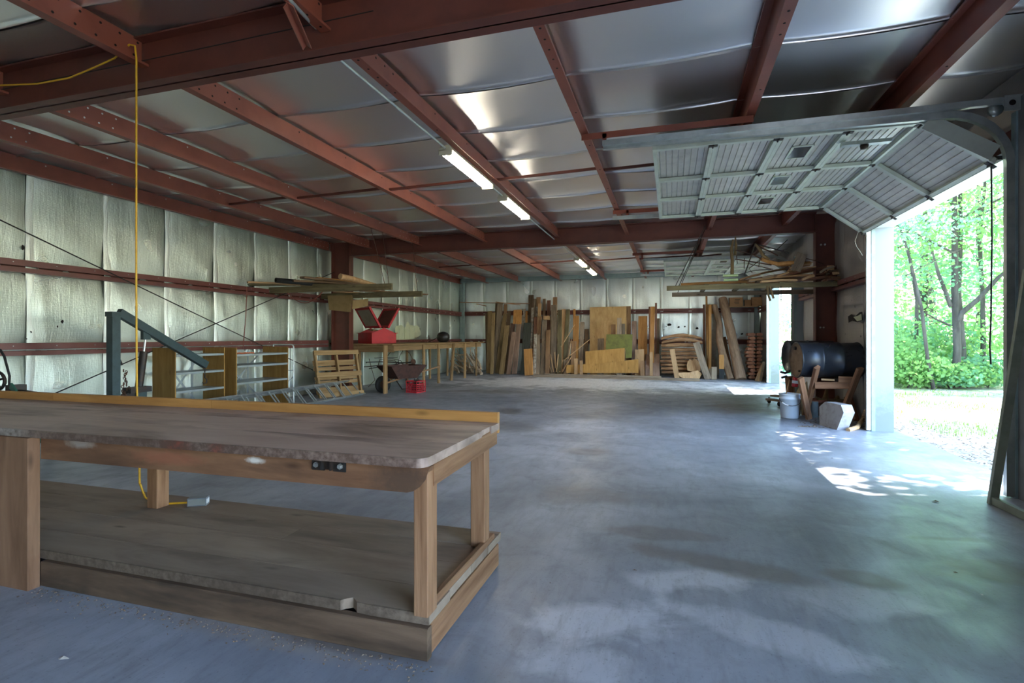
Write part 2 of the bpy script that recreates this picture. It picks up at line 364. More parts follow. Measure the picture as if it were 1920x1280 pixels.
for yy, nm in ((FR[1], 'foil wall column level with the workbench'), (FR[2], 'dark red steel column on the foil wall behind the leaning pallet')):
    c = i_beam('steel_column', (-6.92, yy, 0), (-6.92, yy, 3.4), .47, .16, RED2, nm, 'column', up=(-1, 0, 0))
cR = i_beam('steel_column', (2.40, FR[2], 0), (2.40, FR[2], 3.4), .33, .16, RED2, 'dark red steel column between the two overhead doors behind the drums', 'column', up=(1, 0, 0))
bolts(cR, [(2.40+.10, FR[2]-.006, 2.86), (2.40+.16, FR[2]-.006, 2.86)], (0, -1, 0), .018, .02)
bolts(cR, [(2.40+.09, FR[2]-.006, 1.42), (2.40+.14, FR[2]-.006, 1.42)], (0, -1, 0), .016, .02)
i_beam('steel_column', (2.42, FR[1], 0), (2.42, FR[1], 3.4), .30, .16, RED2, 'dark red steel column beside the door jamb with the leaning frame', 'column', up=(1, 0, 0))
# purlins: Z sections, web at x, lower flange to +x, upper flange to -x
ORD = ['eave', 'second', 'third', 'fourth', 'fifth', 'sixth', 'seventh', 'eighth']
BAYN = ['front', 'middle', 'rear']
for bi, (ya, yb) in enumerate(zip(FR, FR[1:])):
    a, b = ya+.02, yb-.02
    for k, x in enumerate(PX):
        if bi == 2 and k == 7: lab = 'eighth red roof purlin from the foil wall, along the doors in the rear bay'
        else: lab = f'{ORD[k]} red roof purlin from the foil wall, in the {BAYN[bi]} bay'
        if k == 0: lab = f'red eave purlin running along the top of the foil wall in the {BAYN[bi]} bay'
        if k == 4 and bi: lab = f'fifth red roof purlin carrying two fluorescent lights in the {BAYN[bi]} bay'
        z0, z1, t = 3.22, 3.425, .006; w1, w2 = .075, .06
        g = thing('roof_purlin', lab, 'beam', (x, (a+b)/2, z0), 'red roof purlins')
        poly = [(0, 0), (w1, 0), (w1, .018), (w1-t, .018), (w1-t, t), (t, t), (t, z1-z0), (-w2, z1-z0), (-w2, z1-z0-.018), (-w2+t, z1-z0-.018), (-w2+t, z1-z0-t), (0, z1-z0-t)]
        MB().profile(poly, (x, a, z0), (x, b, z0), (1, 0, 0), (0, 0, 1)).obj('web', RED, g)
        mh = MB(); ys = []
        for s0, sg in ((a+.06, 1), (b-.06, -1)): ys += [s0+sg*i*.13 for i in range(7)]
        ys += [a+(b-a)*i/9 for i in range(2, 8)]
        fx = x < 0
        for i, yy in enumerate(ys):
            if fx:
                for zz in ((.05, .15) if i < 14 else (.15,)): mh.lathe([(.009, .0), (.009, .0015), (0, .0015)], 6, (x+t, yy+(.03 if zz > .1 else 0), z0+zz+.02), (1, 0, 0), (0, 0, 1), False)
            if k >= 4: mh.lathe([(.009, .0), (.009, .0015), (0, .0015)], 6, (x+w1*.55, yy, z0), (0, 0, -1), (0, 1, 0), False)
        if mh.v: mh.obj('bolt_holes', HOLE if x > -4 else BOLT, g, kind='stuff')
# bridging rods at mid bay
for bi, yy in ((1, 6.42), (2, 13.95)):
    for k in range(1, 7):
        x0, x1 = PX[k]+.03, PX[k+1]-.03
        if k == 6 : x1 = 1.2
        o = MB().bar((x0, yy-.02, 3.27), (x1, yy+.02, 3.31), .028, .03).obj('bridging_rod', RED2)
        tag(o, f'thin dark red rod bracing purlins {["","one","two","three","four","five","six"][k]} gaps off the foil wall, {BAYN[bi]} bay', 'brace', 'purlin bridging rods')
# girts
def girt(p0, p1, n, label, mat=GIRT, pipes=False):
    p0, p1, n = V(p0), V(p1), V(n); u = V((0, 0, 1)); h = .15; t = .006
    g = thing('wall_girt', label, 'beam', (p0+p1)/2)
    poly = [(-.12, 0), (0, 0), (0, .055), (-t, .055), (-t, t), (-.12, t)]
    MB().profile(poly, p0, p1, n, u).obj('flange', mat, g)
    poly = [(-.12, h), (0, h), (0, h-.075), (-t, h-.075), (-t, h-t), (-.12, h-t)]
    MB().profile(poly, p0, p1, n, u).obj('flange', mat, g)
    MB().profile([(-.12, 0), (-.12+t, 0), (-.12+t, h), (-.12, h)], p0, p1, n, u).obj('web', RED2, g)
    L = (p1-p0).length; d = (p1-p0)/L
    bolts(g, [p0+d*s+u*(h-.035)+n*.001 for s in [.3+.46*i for i in range(int((L-.4)/.46))]], n, .007, .006)
    if pipes: MB().tube([p0+u*.066+n*-.012, p1+u*.066+n*-.012], .009, 6).obj('conduit', GALV, g)
    return g
GX = XL+.13
for a, b, nm in ((YF, FR[1], 'front'), (FR[1]+.1, FR[2]-.1, 'middle'), (FR[2]+.1, YB-.05, 'rear')):
    girt((GX, a, 1.03), (GX, b, 1.03), (1, 0, 0), f'lower red steel girt on the foil wall, {nm} bay', GIRT, nm != 'rear')
    girt((GX, a, 2.03), (GX, b, 2.03), (1, 0, 0), f'upper red steel girt on the foil wall, {nm} bay')
for z, nm in ((1.03, 'lower'), (2.05, 'upper')):
    girt((XL+.15, YB-.13, z), (XR-.15, YB-.13, z), (0, -1, 0), f'{nm} red steel girt across the end wall behind the lumber')
for a, b, nm in ((.75, 4.98, 'beside the leaning metal frame'), (8.2, 12.6, 'between the overhead doors'), (15.85, YB-.1, 'in the corner past the rear overhead door')):
    for z, q in ((1.03, 'lower'), (2.03, 'upper')):
        for s, e, pt in (((a, FR[2]-.1, ', before the column'), (FR[2]+.1, b, ', past the column')) if a == 8.2 else ((a, b, ''),)):
            if z < 2 and a == 8.2 and s < 9: continue
            girt((XR-.12, s, z), (XR-.12, e, z), (-1, 0, 0), f'{q} red girt on door wall {nm}{pt}', GIRT)
# end frame in galvanised grey green
box('end_beam', GALVG, XL+.2, XR-.2, 17.98, 18.22, 3.26, 3.42, label='grey green steel beam across the top of the end wall', cat='beam')
box('corner_post', GALVG, XL+.06, XL+.2, YB-.26, YB-.1, 0, 3.42, label='grey green steel corner post where the two foil walls meet', cat='column')
box('corner_post', GALVG, XR-.2, XR-.06, YB-.26, YB-.1, 0, 3.42, label='grey green steel corner post beside the split firewood', cat='column')
# --- overhead doors
DOORP = plain('door_galvanised_panel', (.54,.53,.49), .40, .5, (.43,.42,.39), 7, .02)
DOORG = plain('door_rail_pale_green', (.54,.58,.50), .5, .25, (.45,.48,.42), 6)
GLASS = None
def glass():
    m, nt, b = new_mat('dusty_glass'); n = NT(nt); b.inputs['Base Color'].default_value = (.03,.036,.042,1); b.inputs['Roughness'].default_value = .12
    b.inputs['Metallic'].default_value = 0; b.inputs['Specular IOR Level'].default_value = .8; return m
GLASS = glass()
def door(idx, y0, y1, detail, label):
    g = thing(f'door_{idx}', label, None, (2.5, (y0+y1)/2, 0), kind='structure')
    X0, XT, ZT = 2.53, 1.80, 3.03      # vertical track line, tangent of bend, horizontal height
    rad = .42
    bend = [V((XT+.30-.02, 0, ZT))]
    def track(y, x_end):
        pts = [(x_end, y, ZT+.035), (X0-rad, y, ZT)]+[(X0-rad+rad*math.sin(t), y, ZT-rad+rad*math.cos(t)) for t in [PI/2*i/8 for i in range(1, 9)]]+[(X0, y, 0.01)]
        vs = []; fs = []; prof = [(-.028, -.02), (-.028, .024), (.028, .024), (.028, -.02)]
        P = [V(p) for p in pts]
        for i, p in enumerate(P):
            t = (P[min(i+1, len(P)-1)]-P[max(i-1, 0)]).normalized(); nn = V((t.z, 0, -t.x))
            if nn.length < .1: nn = V((0, 0, 1))
            for u, w_ in prof: vs.append(p+nn*u+V((0, w_, 0))*(1 if y < (y0+y1)/2 else 1))
        m = len(prof)
        for i in range(len(P)-1):
            for j in range(m): fs.append((i*m+j, i*m+(j+1)%m, (i+1)*m+(j+1)%m, (i+1)*m+j))
        MB().add(vs, fs).obj('track', GALV, g)
    track(y0-.03, -.62); track(y1+.03, -.85)
    # five horizontal-ish sections; the last one is tipped down on the bend
    xs = [-.16, .38, .92, 1.46, 1.98]; secs = [((xs[i], ZT+.01), (xs[i+1]-.012, ZT+.01)) for i in range(4)]+[((1.99, ZT), (2.47, 2.66))]
    for si, ((xa, za), (xb, zb)) in enumerate(secs):
        d = V((xb-xa, 0, zb-za)); L = d.length; d.normalize(); n = V((d.z, 0, -d.x)); n = -n if n.z > 0 else n   # n: downward face
        A = V((xa, y0, za)); yv = V((0, 1, 0)); W = y1-y0
        vs = []; fs = []; N = 9 if detail else 5; prof = []
        for i in range(N):
            q = L*i/N; prof += [(q+.0, 0), (q+L/N-.014, 0), (q+L/N-.012, -.009), (q+L/N-.003, -.009)]
        prof += [(L, 0)]
        for yy in (0, W):
            for q, dz in prof: vs.append(A+d*q+n*dz+yv*yy)
        m = len(prof)
        for i in range(m-1): fs.append((i, i+1, m+i+1, m+i))
        MB().add(vs, fs).obj('door_section', DOORP, g, fix=False)
        for q in (.012, L-.012): MB().bar(A+d*q+n*.022, A+d*q+n*.022+yv*W, .034, .04, n).obj('rail', DOORG, g)
        for f in (.01, .36, .655, .99):
            yy = W*f; MB().bar(A+n*.025+yv*yy, A+d*L+n*.025+yv*yy, .065 if f in (.36, .655) else .05, .035, n).obj('stile', DOORG, g)
        if detail:
            for f in (.015, .36, .655, .985):
                h = MB(); c = A+d*L+yv*W*f+n*.045; h.bar(c-d*.04, c+d*.04, .05, .006, n); h.tube([c-yv*.03+n*.006, c+yv*.03+n*.006], .009, 6); h.obj('hinge', DARKIRON, g)
        if si == 2 and detail or si == 2:
            for f in (.19, .51, .82):
                c = A+d*(L*.5)+yv*W*f+n*.006
                fr = MB()
                for s in (-1, 1): fr.bar(c+yv*s*.17-d*.085, c+yv*s*.17+d*.085, .02, .012, n); fr.bar(c+d*s*.085-yv*.17, c+d*s*.085+yv*.17, .02, .012, n)
                fo = fr.obj('window_frame', DOORG, g); MB().bar(c-yv*.165, c+yv*.165, .165, .006, n).obj('pane', GLASS, fo)
    # header trim over the opening, jamb returns and bottom seal
    A = V((2.485, y0, 2.665)); MB().bar(A, A+V((0, y1-y0, 0)), .05, .03).obj('bottom_seal', BLACK, g)
    if detail:
        c = V((1.62, y0+.28, ZT-.06)); MB().bar(c-V((.16, 0, 0)), c+V((.22, 0, 0)), .07, .03).obj('lock_bar', GALV, g)
        MB().lathe([(0, 0), (.035, 0), (.03, .03), (0, .035)], 12, c+V((.02, 0, -.02)), (0, 0, -1), (1, 0, 0)).obj('handle', DARKIRON, g)
        MB().bar((1.99, y0-.02, ZT-.03), (2.44, y0-.02, 2.70), .012, .13, (0, 0, 1)).obj('end_cap', DOORG, g)
    return g
door(1, *DOORS[1], True, 'overhead sectional door rolled up beside the lit opening')
door(2, *DOORS[2], False, 'rolled up rear overhead door glimpsed behind the hanging lumber')
door(3, *DOORS[0], False, 'rolled up overhead door of the front bay')
MOULD = plain('white_jamb_steel', (.74,.79,.82), .45, 0, (.68,.73,.76), 1.5)
def jamb():
    m, nt, b = new_mat('white_jamb_with_algae'); n = NT(nt); v = n.coord(); s = n.n('SeparateXYZ'); n.l(v, s.inputs[0])
    f = n.noise(v, 9, 5, .7, .4); k = n.mapr(n.math('ADD', s.outputs[2], n.math('MULTIPLY', n.math('SUBTRACT', f, .5), .9)), .25, .62, .75, 0)
    n.l(n.mix(k, (.30,.345,.385), (.17,.20,.13)), b.inputs['Base Color']); b.inputs['Roughness'].default_value = .5; return m
JAMB = jamb()
jn = 0
for di, (a, b) in enumerate(DOORS):
    for yy, s in ((a, -1), (b, 1)):
        jn += 1; g = thing(f'trim_{jn}', ['jamb trim of the front bay door opening', 'jamb trim of the lit overhead door opening', 'jamb trim of the rear overhead door opening'][di]+(' on its workbench side' if s < 0 else ' on its end wall side'), None, (2.7, yy, 0), kind='structure')
        y0, y1 = (yy-.06, yy) if s < 0 else (yy, yy+.06)
        box('jamb_face', JAMB, 2.60, 2.812, y0, y1, 0, DH+.03, g)
        box('jamb_angle', plain('teal_grey_angle', (.30,.40,.42), .45, .3), 2.555, 2.60, y0-.0, y1+.02*(s > 0), 0, DH+.3, g)
        if s > 0 or di == 1:
            for z in (.55, 1.1, 1.65, 2.2): MB().bar((2.53, yy+s*.035, z), (2.60, yy+s*.035, z), .05, .004, (0, 1, 0)).obj('track_bracket', GALV, g)
    jn += 1; g = thing(f'trim_{jn}', ['header trim over the front bay door opening', 'white header trim over the lit overhead door opening', 'white header trim over the rear overhead door opening'][di], None, (2.8, (a+b)/2, DH), kind='structure')
    box('header_face', WHITEP, 2.60, 2.80, a, b, DH, DH+.06, g); box('header_board', RED2, 2.62, 2.70, a-.4, b+.4, DH+.06, DH+.22, g)
# sampling portals in the door openings: they emit nothing, they only tell the renderer where daylight enters
for a, b in DOORS:
    l = D.lights.new('door_daylight_portal', 'AREA'); l.shape = 'RECTANGLE'; l.size = b-a; l.size_y = DH; l.cycles.is_portal = True
    o = D.objects.new('door_daylight_portal', l); COL.objects.link(o); o.location = (2.83, (a+b)/2, DH/2); o.rotation_euler = V((-1, 0, 0)).to_track_quat('-Z', 'Z').to_euler()
# ================================================================ the workbench
WP, RP = (.66,.62,.56), (.42,.05,.02)
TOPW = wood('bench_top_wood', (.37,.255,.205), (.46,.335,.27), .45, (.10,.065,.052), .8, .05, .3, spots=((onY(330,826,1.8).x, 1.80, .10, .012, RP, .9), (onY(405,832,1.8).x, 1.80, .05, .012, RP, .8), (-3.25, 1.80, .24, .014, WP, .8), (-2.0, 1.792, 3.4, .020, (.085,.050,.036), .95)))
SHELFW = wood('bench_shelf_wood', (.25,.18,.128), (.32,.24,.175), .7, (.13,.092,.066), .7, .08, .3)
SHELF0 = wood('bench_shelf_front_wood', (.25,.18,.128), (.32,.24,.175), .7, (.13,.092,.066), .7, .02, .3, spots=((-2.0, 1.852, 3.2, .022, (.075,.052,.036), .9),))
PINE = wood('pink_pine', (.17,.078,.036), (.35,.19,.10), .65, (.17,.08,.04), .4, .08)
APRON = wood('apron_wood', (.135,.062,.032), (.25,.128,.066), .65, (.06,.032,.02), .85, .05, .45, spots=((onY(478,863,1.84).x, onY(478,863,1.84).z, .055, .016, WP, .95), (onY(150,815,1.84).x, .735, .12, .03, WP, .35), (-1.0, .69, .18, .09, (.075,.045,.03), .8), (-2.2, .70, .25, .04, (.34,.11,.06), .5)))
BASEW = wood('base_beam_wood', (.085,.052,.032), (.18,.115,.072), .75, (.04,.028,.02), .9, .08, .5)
FIR = wood('orange_fir_ply', (.40,.18,.05), (.58,.29,.09), .5, (.33,.14,.04), .5, .10, .7)
def poly_plank(name, mat, o, along, across, poly, t, parent=None, **k):
    """a flat piece cut to an outline; poly in (along, across), extruded t along its normal; grain runs along"""
    al, ac = V(along).normalized(), V(across).normalized(); nn = al.cross(ac); M = Matrix.Translation(V(o)) @ Matrix((ac.cross(al)*-1 if False else ac, nn, al)).transposed().to_4x4()
    if M.to_3x3().determinant() < 0: M = Matrix.Translation(V(o)) @ Matrix((ac, -nn, al)).transposed().to_4x4()
    return MB().prism(poly, o, al, ac, nn*t).obj(name, mat, parent, M=M, **k)
wbch = thing('workbench', 'long heavy wooden workbench with a dark worn top and open bottom shelf', 'workbench', (-3, 2.25, 0))
BX0, BX1 = -5.15, -.89
# top planks
cor = [(BX1+.0-.05+.05*math.sin(t), 1.80+.05-.05*math.cos(t)) for t in [PI/2*i/5 for i in range(6)]]
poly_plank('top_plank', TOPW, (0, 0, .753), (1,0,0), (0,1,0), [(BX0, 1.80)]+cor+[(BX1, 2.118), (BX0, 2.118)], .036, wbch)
for a, b, e in ((2.122, 2.432, .0), (2.436, 2.555, -.004), (2.559, 2.690, .004)): board('top_plank', TOPW, (BX0, (a+b)/2, .771), (BX1+e, (a+b)/2, .771), b-a, .036, (0,0,1), wbch, bev=.0012)
j1, j2 = onY(101, 738, 2.7).x, onY(398, 750, 2.7).x
for a, b in ((BX0, j1), (j1+.002, j2), (j2+.003, -.897)): board('back_strip', FIR, (a, 2.711, .786), (b, 2.711, .786), .112, .036, (0,1,0), wbch)
# aprons
cut = [(-.885, .752), (-.893, .735), (-.905, .70), (-.928, .672), (-.958, .652), (-.985, .645)]
poly_plank('apron', APRON, (0, 1.84, 0), (1,0,0), (0,0,1), [(-3.028, .640), (-3.028, .752)]+cut, -.04, wbch)
board('apron', APRON, (-3.31, 1.86, .697), (BX0, 1.86, .697), .11, .04, (0,1,0), wbch)
board('side_apron', PINE, (-.909, 1.885, .708), (-.909, 2.665, .722), .088, .038, (1,0,0), wbch)
board('apron', APRON, (BX0, 2.64, .70), (-.935, 2.64, .70), .10, .038, (0,1,0), wbch)
# legs
board('leg', PINE, (-.926, 1.883, .170), (-.926, 1.883, .752), .085, .062, (1,0,0), wbch, rough=.01)
board('leg', PINE, (-.953, 2.575, .170), (-.953, 2.575, .752), .078, .075, (0,1,0), wbch, rough=.01)
board('leg', PINE, (-3.138, 2.56, .170), (-3.138, 2.56, .752), .085, .085, (0,1,0), wbch)
board('leg', wood('wide_leg_wood', (.17,.085,.045), (.30,.165,.095), .65, (.10,.052,.03), .6, .05, .5), (-3.168, 1.812, 0), (-3.168, 1.812, .752), .275, .055, (0,1,0), wbch, bev=.003)
board('leg', PINE, (-5.05, 1.86, 0), (-5.05, 1.86, .752), .085, .085, (0,1,0), wbch); board('leg', PINE, (-5.05, 2.6, .17), (-5.05, 2.6, .752), .085, .085, (0,1,0), wbch)
# bottom shelf planks and base beams
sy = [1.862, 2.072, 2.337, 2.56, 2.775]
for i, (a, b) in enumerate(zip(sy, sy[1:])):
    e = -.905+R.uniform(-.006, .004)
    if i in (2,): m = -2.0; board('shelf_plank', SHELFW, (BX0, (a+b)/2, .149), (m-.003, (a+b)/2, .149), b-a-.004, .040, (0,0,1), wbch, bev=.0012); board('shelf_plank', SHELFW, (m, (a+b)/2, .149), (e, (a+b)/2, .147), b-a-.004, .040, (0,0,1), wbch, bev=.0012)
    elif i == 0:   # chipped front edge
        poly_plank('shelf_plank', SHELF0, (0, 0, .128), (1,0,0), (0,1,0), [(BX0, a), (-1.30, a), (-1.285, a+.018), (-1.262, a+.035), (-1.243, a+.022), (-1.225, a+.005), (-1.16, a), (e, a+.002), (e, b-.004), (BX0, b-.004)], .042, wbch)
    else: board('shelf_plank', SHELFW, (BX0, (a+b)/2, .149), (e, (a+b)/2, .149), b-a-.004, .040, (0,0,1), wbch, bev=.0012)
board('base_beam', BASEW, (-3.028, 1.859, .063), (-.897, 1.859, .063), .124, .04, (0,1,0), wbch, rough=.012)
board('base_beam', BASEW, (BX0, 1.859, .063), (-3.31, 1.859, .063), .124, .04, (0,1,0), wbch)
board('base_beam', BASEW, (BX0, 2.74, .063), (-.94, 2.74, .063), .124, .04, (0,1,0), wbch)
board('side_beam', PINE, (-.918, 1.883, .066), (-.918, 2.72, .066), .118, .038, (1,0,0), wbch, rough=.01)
board('edge_trim', PINE, (-.924, 1.93, .185), (-.924, 2.68, .178), .030, .035, (0,0,1), wbch, rough=.02)
# vise bracket
vb = MB(); xa, xb = -1.415, -1.257
vb.box(xa, xa+.058, 1.833, 1.84, .705, .752); vb.box(xb-.058, xb, 1.833, 1.84, .705, .752); vb.box(xa+.055, xb-.055, 1.828, 1.834, .744, .754); vb.box(xa+.055, xa+.061, 1.812, 1.834, .712, .748); vb.box(xb-.061, xb-.055, 1.812, 1.834, .712, .748); vb.box(xa+.055, xb-.055, 1.834, 1.84, .71, .75)
br = vb.obj('vise_bracket', DARKIRON, wbch)
for x in (xa+.022, xb-.022): MB().lathe([(0,.014),(.008,.014),(.010,.008),(.012,.008),(.012,0)], 6, (x, 1.833, .728), (0,-1,0), (1,0,0), False).obj('bolt', BOLT, br)
WPAINT = plain('dried_white_paint', (.72,.70,.66), .7, 0, (.45,.38,.32), 40)
# yellow cord, hung through a hole of the purlin, and its outlet box on the shelf
YEL = plain('yellow_cord', (.72,.40,.02), .5, 0, (.60,.30,.015), 30)
pts = [onY(-60, 168, 2.84), onY(0, 160, 2.84), onY(70, 157, 2.84), onY(130, 146, 2.84), onY(180, 125, 2.83), onY(215, 109, 2.81), V((-3.70, 2.80, 3.34)), V((-3.63, 2.785, 3.31)), V((-3.612, 2.782, 3.22)), V((-3.61, 2.78, 2.4)), V((-3.613, 2.782, 1.6)), V((-3.612, 2.785, .9)), V((-3.60, 2.79, .55))]
b0 = onZ(372, 946, .172)
pts += [onZ(262, 905, .34), onZ(272, 932, .20), onZ(292, 945, .178), onZ(330, 943, .177), b0+V((-.02, 0, .015))]
MB().tube(pts, .0065, 7).obj('extension_lead', YEL, label='yellow extension cord hanging from a red purlin down behind the workbench', cat='cord')
ob = thing('outlet_box', 'small grey metal outlet box lying on the bottom shelf of the workbench', 'outlet box', b0)
M = Matrix.Translation(b0+V((.0, .0, 0))) @ Matrix.Rotation(.5, 4, 'Z')
GBOX = plain('grey_outlet_box', (.26,.29,.32), .45, .4)
def placed(mb, M): mb.v = [M @ p for p in mb.v]; return mb
placed(MB().box(-.055, .055, -.03, .03, 0, .05), M).obj('body', GBOX, ob)
for k in (-1, 1): placed(MB().box(.012*0+.055, .057, k*.014-.008, k*.014+.008, .012, .040), M).obj('socket', WHITEP, ob)
placed(MB().box(-.05, .05, -.032, -.03, .006, .044), M).obj('face_plate', GALV, ob)
# sawdust and chips swept along the front of the workbench
cm = MB()
for i in range(420):
    x = R.uniform(-3.05, -.85); y = 1.83-abs(R.gauss(.0, .05))-.005; s = R.uniform(.003, .010); a = R.uniform(0, PI); dz = R.uniform(.002, .006)
    dx, dy = s*math.cos(a), s*math.sin(a); cm.add([(x-dx, y-dy, .001), (x+dy*.5, y-dx*.5, .001), (x+dx, y+dy, .001), (x-dy*.5, y+dx*.5, .001), (x, y, dz)], [(0,1,4),(1,2,4),(2,3,4),(3,0,4)])
cm.obj('wood_chips', plain('wood_chip', (.22,.16,.115), .9, 0, (.10,.07,.05), 60), kind='stuff', label='litter of wood chips and sawdust along the foot of the workbench', cat='debris')
for i, (px, py, s, lab) in enumerate(((1190, 1069, .016, 'small brown chip on bare floor by chalky patch'), (1792, 1073, .014, 'small brown chip on floor toward the doorway'), (1842, 1115, .014, 'pale little chip on floor, last before the frame edge'), (1082, 932, .012, 'tiny white flake on the floor past the workbench corner'), (1032, 1093, .010, 'tiny dark crumb on the floor beside the workbench'), (1754, 941, .045, 'curled dark leaf lying on the floor near the leaning frame'), (1560, 859, .02, 'dark leaf scrap in the sunlit part of the floor'), (120, 1234, .03, 'pale flat paint flake on the floor before the wide bench leg'))):
    p = onZ(px, py, 0); a = R.uniform(0, PI); mb = MB(); n = 7
    ring = [(p.x+math.cos(a+2*PI*k/n)*s*R.uniform(.4, .7)*(1.3 if k % 3 else .6), p.y+math.sin(a+2*PI*k/n)*s*R.uniform(.3, .6), R.uniform(0, s*.25)) for k in range(n)]
    mb.add(ring+[(p.x, p.y, s*.35)], [(k, (k+1) % n, n) for k in range(n)]+[tuple(range(n))[::-1]])
    mb.obj('wood_chip' if i != 5 and i != 6 else 'dry_leaf', MATS['wood_chip'] if i not in (3, 2, 7) else WPAINT, label=lab, cat='debris')
# ================================================================ along the foil wall
# --- engine hoist
HB = plain('hoist_blue_green_paint', (.030,.055,.060), .45, .2, (.02,.036,.04), 12, .03)
hx, hy = -6.5, 4.72
eh = thing('engine_hoist', 'blue green engine hoist with a sloping boom against the foil wall', 'hoist', (hx, hy, 0))
MB().box(hx-.05, hx+.05, hy-.05, hy+.05, .10, 1.52).obj('mast', HB, eh); MB().box(hx-.058, hx+.058, hy-.06, hy+.06, 1.50, 1.56).obj('mast_cap', HB, eh)
tip = onX(386, 684, hx); piv = V((hx, hy+.06, 1.555)); bd = (tip-piv).normalized()
bm = MB().bar(piv, tip, .075, .10, (0, -.4, 1)).obj('boom', HB, eh); MB().bar(tip-bd*.01, tip+bd*.012, .05, .07, (0,-.4,1)).obj('boom_opening', HOLE, bm)
lug = piv+bd*.40; MB().bar(lug+V((0,0,-.03)), lug+V((0,0,-.14)), .05, .10, (0,1,0)).obj('ram_lug', HB, eh)
foot = V((hx, hy+.32, .62)); top = lug+V((0, 0, -.12))
ram = MB().tube([foot, foot.lerp(top, .72)], .045, 12).obj('ram_cylinder', DARKIRON, eh); MB().tube([foot.lerp(top, .64), top], .014, 8).obj('piston', BOLT, ram)
MB().bar(foot+V((0,-.06,.36)), foot+V((0,-.13,.62)), .018, .018, (1,0,0)).obj('pump_handle', DARKIRON, eh) if False else MB().tube([onX(207, 638, hx), onX(229, 684, hx)], .012, 6).obj('pump_handle', DARKIRON, eh)
MB().box(hx-.07, hx+.07, hy+.16, hy+.44, .55, .62).obj('ram_seat', DARKIRON, eh); MB().bar((hx, hy+.05, .45), (hx, hy+.36, .60), .08, .10, (0,0,1)).obj('brace', DARKIRON, eh); MB().box(hx-.06, hx+.06, hy+.24, hy+.38, .10, .56).obj('ram_post', HB, eh)
for s in (-1, 1): MB().bar((hx+s*.06, hy, .10), (hx+s*.30, hy+1.35, .10), .07, .07).obj('leg', HB, eh)
for q in ((-.30, 1.30), (.30, 1.30), (-.12, -.02), (.12, -.02)): MB().lathe([(0,-.018),(.035,-.018),(.035,.018),(0,.018)], 12, (hx+q[0], hy+q[1], .036), (1,0,0), (0,0,1)).obj('caster', BLACK, eh)
def link_ring(c, a, r=.018, w=.004, up=(0,0,1)):
    u = V(up); v = V(a); return [V(c)+v*math.cos(t)*r*.6+u*math.sin(t)*r for t in [2*PI*i/10 for i in range(11)]]
for i in range(4): MB().tube(link_ring(tip+V((0, -.02, -.06-.028*i)), (1,0,0) if i % 2 else (0,1,0)), .0045, 5, False).obj('chain_link', DARKIRON, eh)
hk = tip+V((0, -.02, -.19)); MB().tube([hk+V((0,0,.04)), hk+V((0,0,.01)), hk+V((0,.035,-.02)), hk+V((0,.03,-.07)), hk+V((0,-.01,-.085)), hk+V((0,-.04,-.055))], [.009,.009,.010,.010,.008,.004], 7).obj('hook', DARKIRON, eh)
for i in range(22):
    c = V((hx+.06+R.uniform(-.02, .03), hy+.09+R.uniform(-.03, .04), .84-.018*i)); MB().tube(link_ring(c, (R.uniform(-1,1), R.uniform(-1,1), 0)), .005, 5, False).obj('chain_link', RUST, eh)
# --- compressor behind the workbench
GRN = plain('machine_green', (.03,.12,.08), .45, .1, (.02,.07,.05), 10)
cp = onY(34, 735, 3.75); cx, cy = cp.x, 3.75
ac = thing('air_compressor', 'green and black air compressor peeking over the workbench, hose looping above', 'compressor', (cx, cy, 0))
MB().lathe([(0,-.42),(.12,-.42),(.17,-.36),(.18,-.3),(.18,.3),(.17,.36),(.12,.42),(0,.42)], 20, (cx, cy, .34), (1,0,0), (0,0,1)).obj('tank', GRN, ac)
for sx in (-.3, .3):
    for s in (-.12, .12): MB().bar((cx+sx, cy+s, 0), (cx+sx, cy+s*.6, .24), .04, .03, (1,0,0)).obj('leg', DARKIRON, ac)
ang = .15
MB().lathe([(0,-.16),(.07,-.16),(.085,-.13),(.09,0),(.085,.13),(.07,.16),(0,.16)], 18, (cx+.06, cy, .615), (1,.3,-.12), (0,0,1)).obj('motor', DARKIRON, ac)
MB().box(cx-.09, cx+.03, cy-.06, cy+.06, .66, .755).obj('pump_head', DARKIRON, ac); MB().prism([(0,0),(.16,-.07),(.02,.06)], (cx+.0, cy-.08, .72), (1,0,0), (0,0,1), (0,.02,0)).obj('belt_guard', GRN, ac); MB().lathe([(0,0),(.05,0),(.06,.05),(.03,.09),(0,.09)], 14, (cx+.17, cy, .60), (.7,0,.6), (0,1,0)).obj('end_bell', plain('grey_cast', (.12,.13,.15), .5, .4), ac)
wc = onY(-8, 714, 3.75); fwm = MB()
fwm.lathe([(.09,-.012),(.11,-.012),(.11,.012),(.09,.012),(.09,-.012)], 26, wc, (.25,-1,0), (0,0,1)); fwm.obj('flywheel', DARKIRON, ac)
for k in range(5):
    a = 2*PI*k/5+.3; B = basis((.25,-1,0), (0,0,1)); MB().bar(wc, wc+(B.col[0]*math.cos(a)+B.col[1]*math.sin(a))*.095, .018, .012, (0,1,0)).obj('spoke', DARKIRON, ac)
hp = [onY(0, 655, 3.7), onY(8, 668, 3.7), onY(14, 690, 3.7), onY(18, 705, 3.7), onY(17, 722, 3.7), V((cx-.05, cy, .74))]
MB().tube(hp, .011, 8).obj('hose', BLACK, ac)
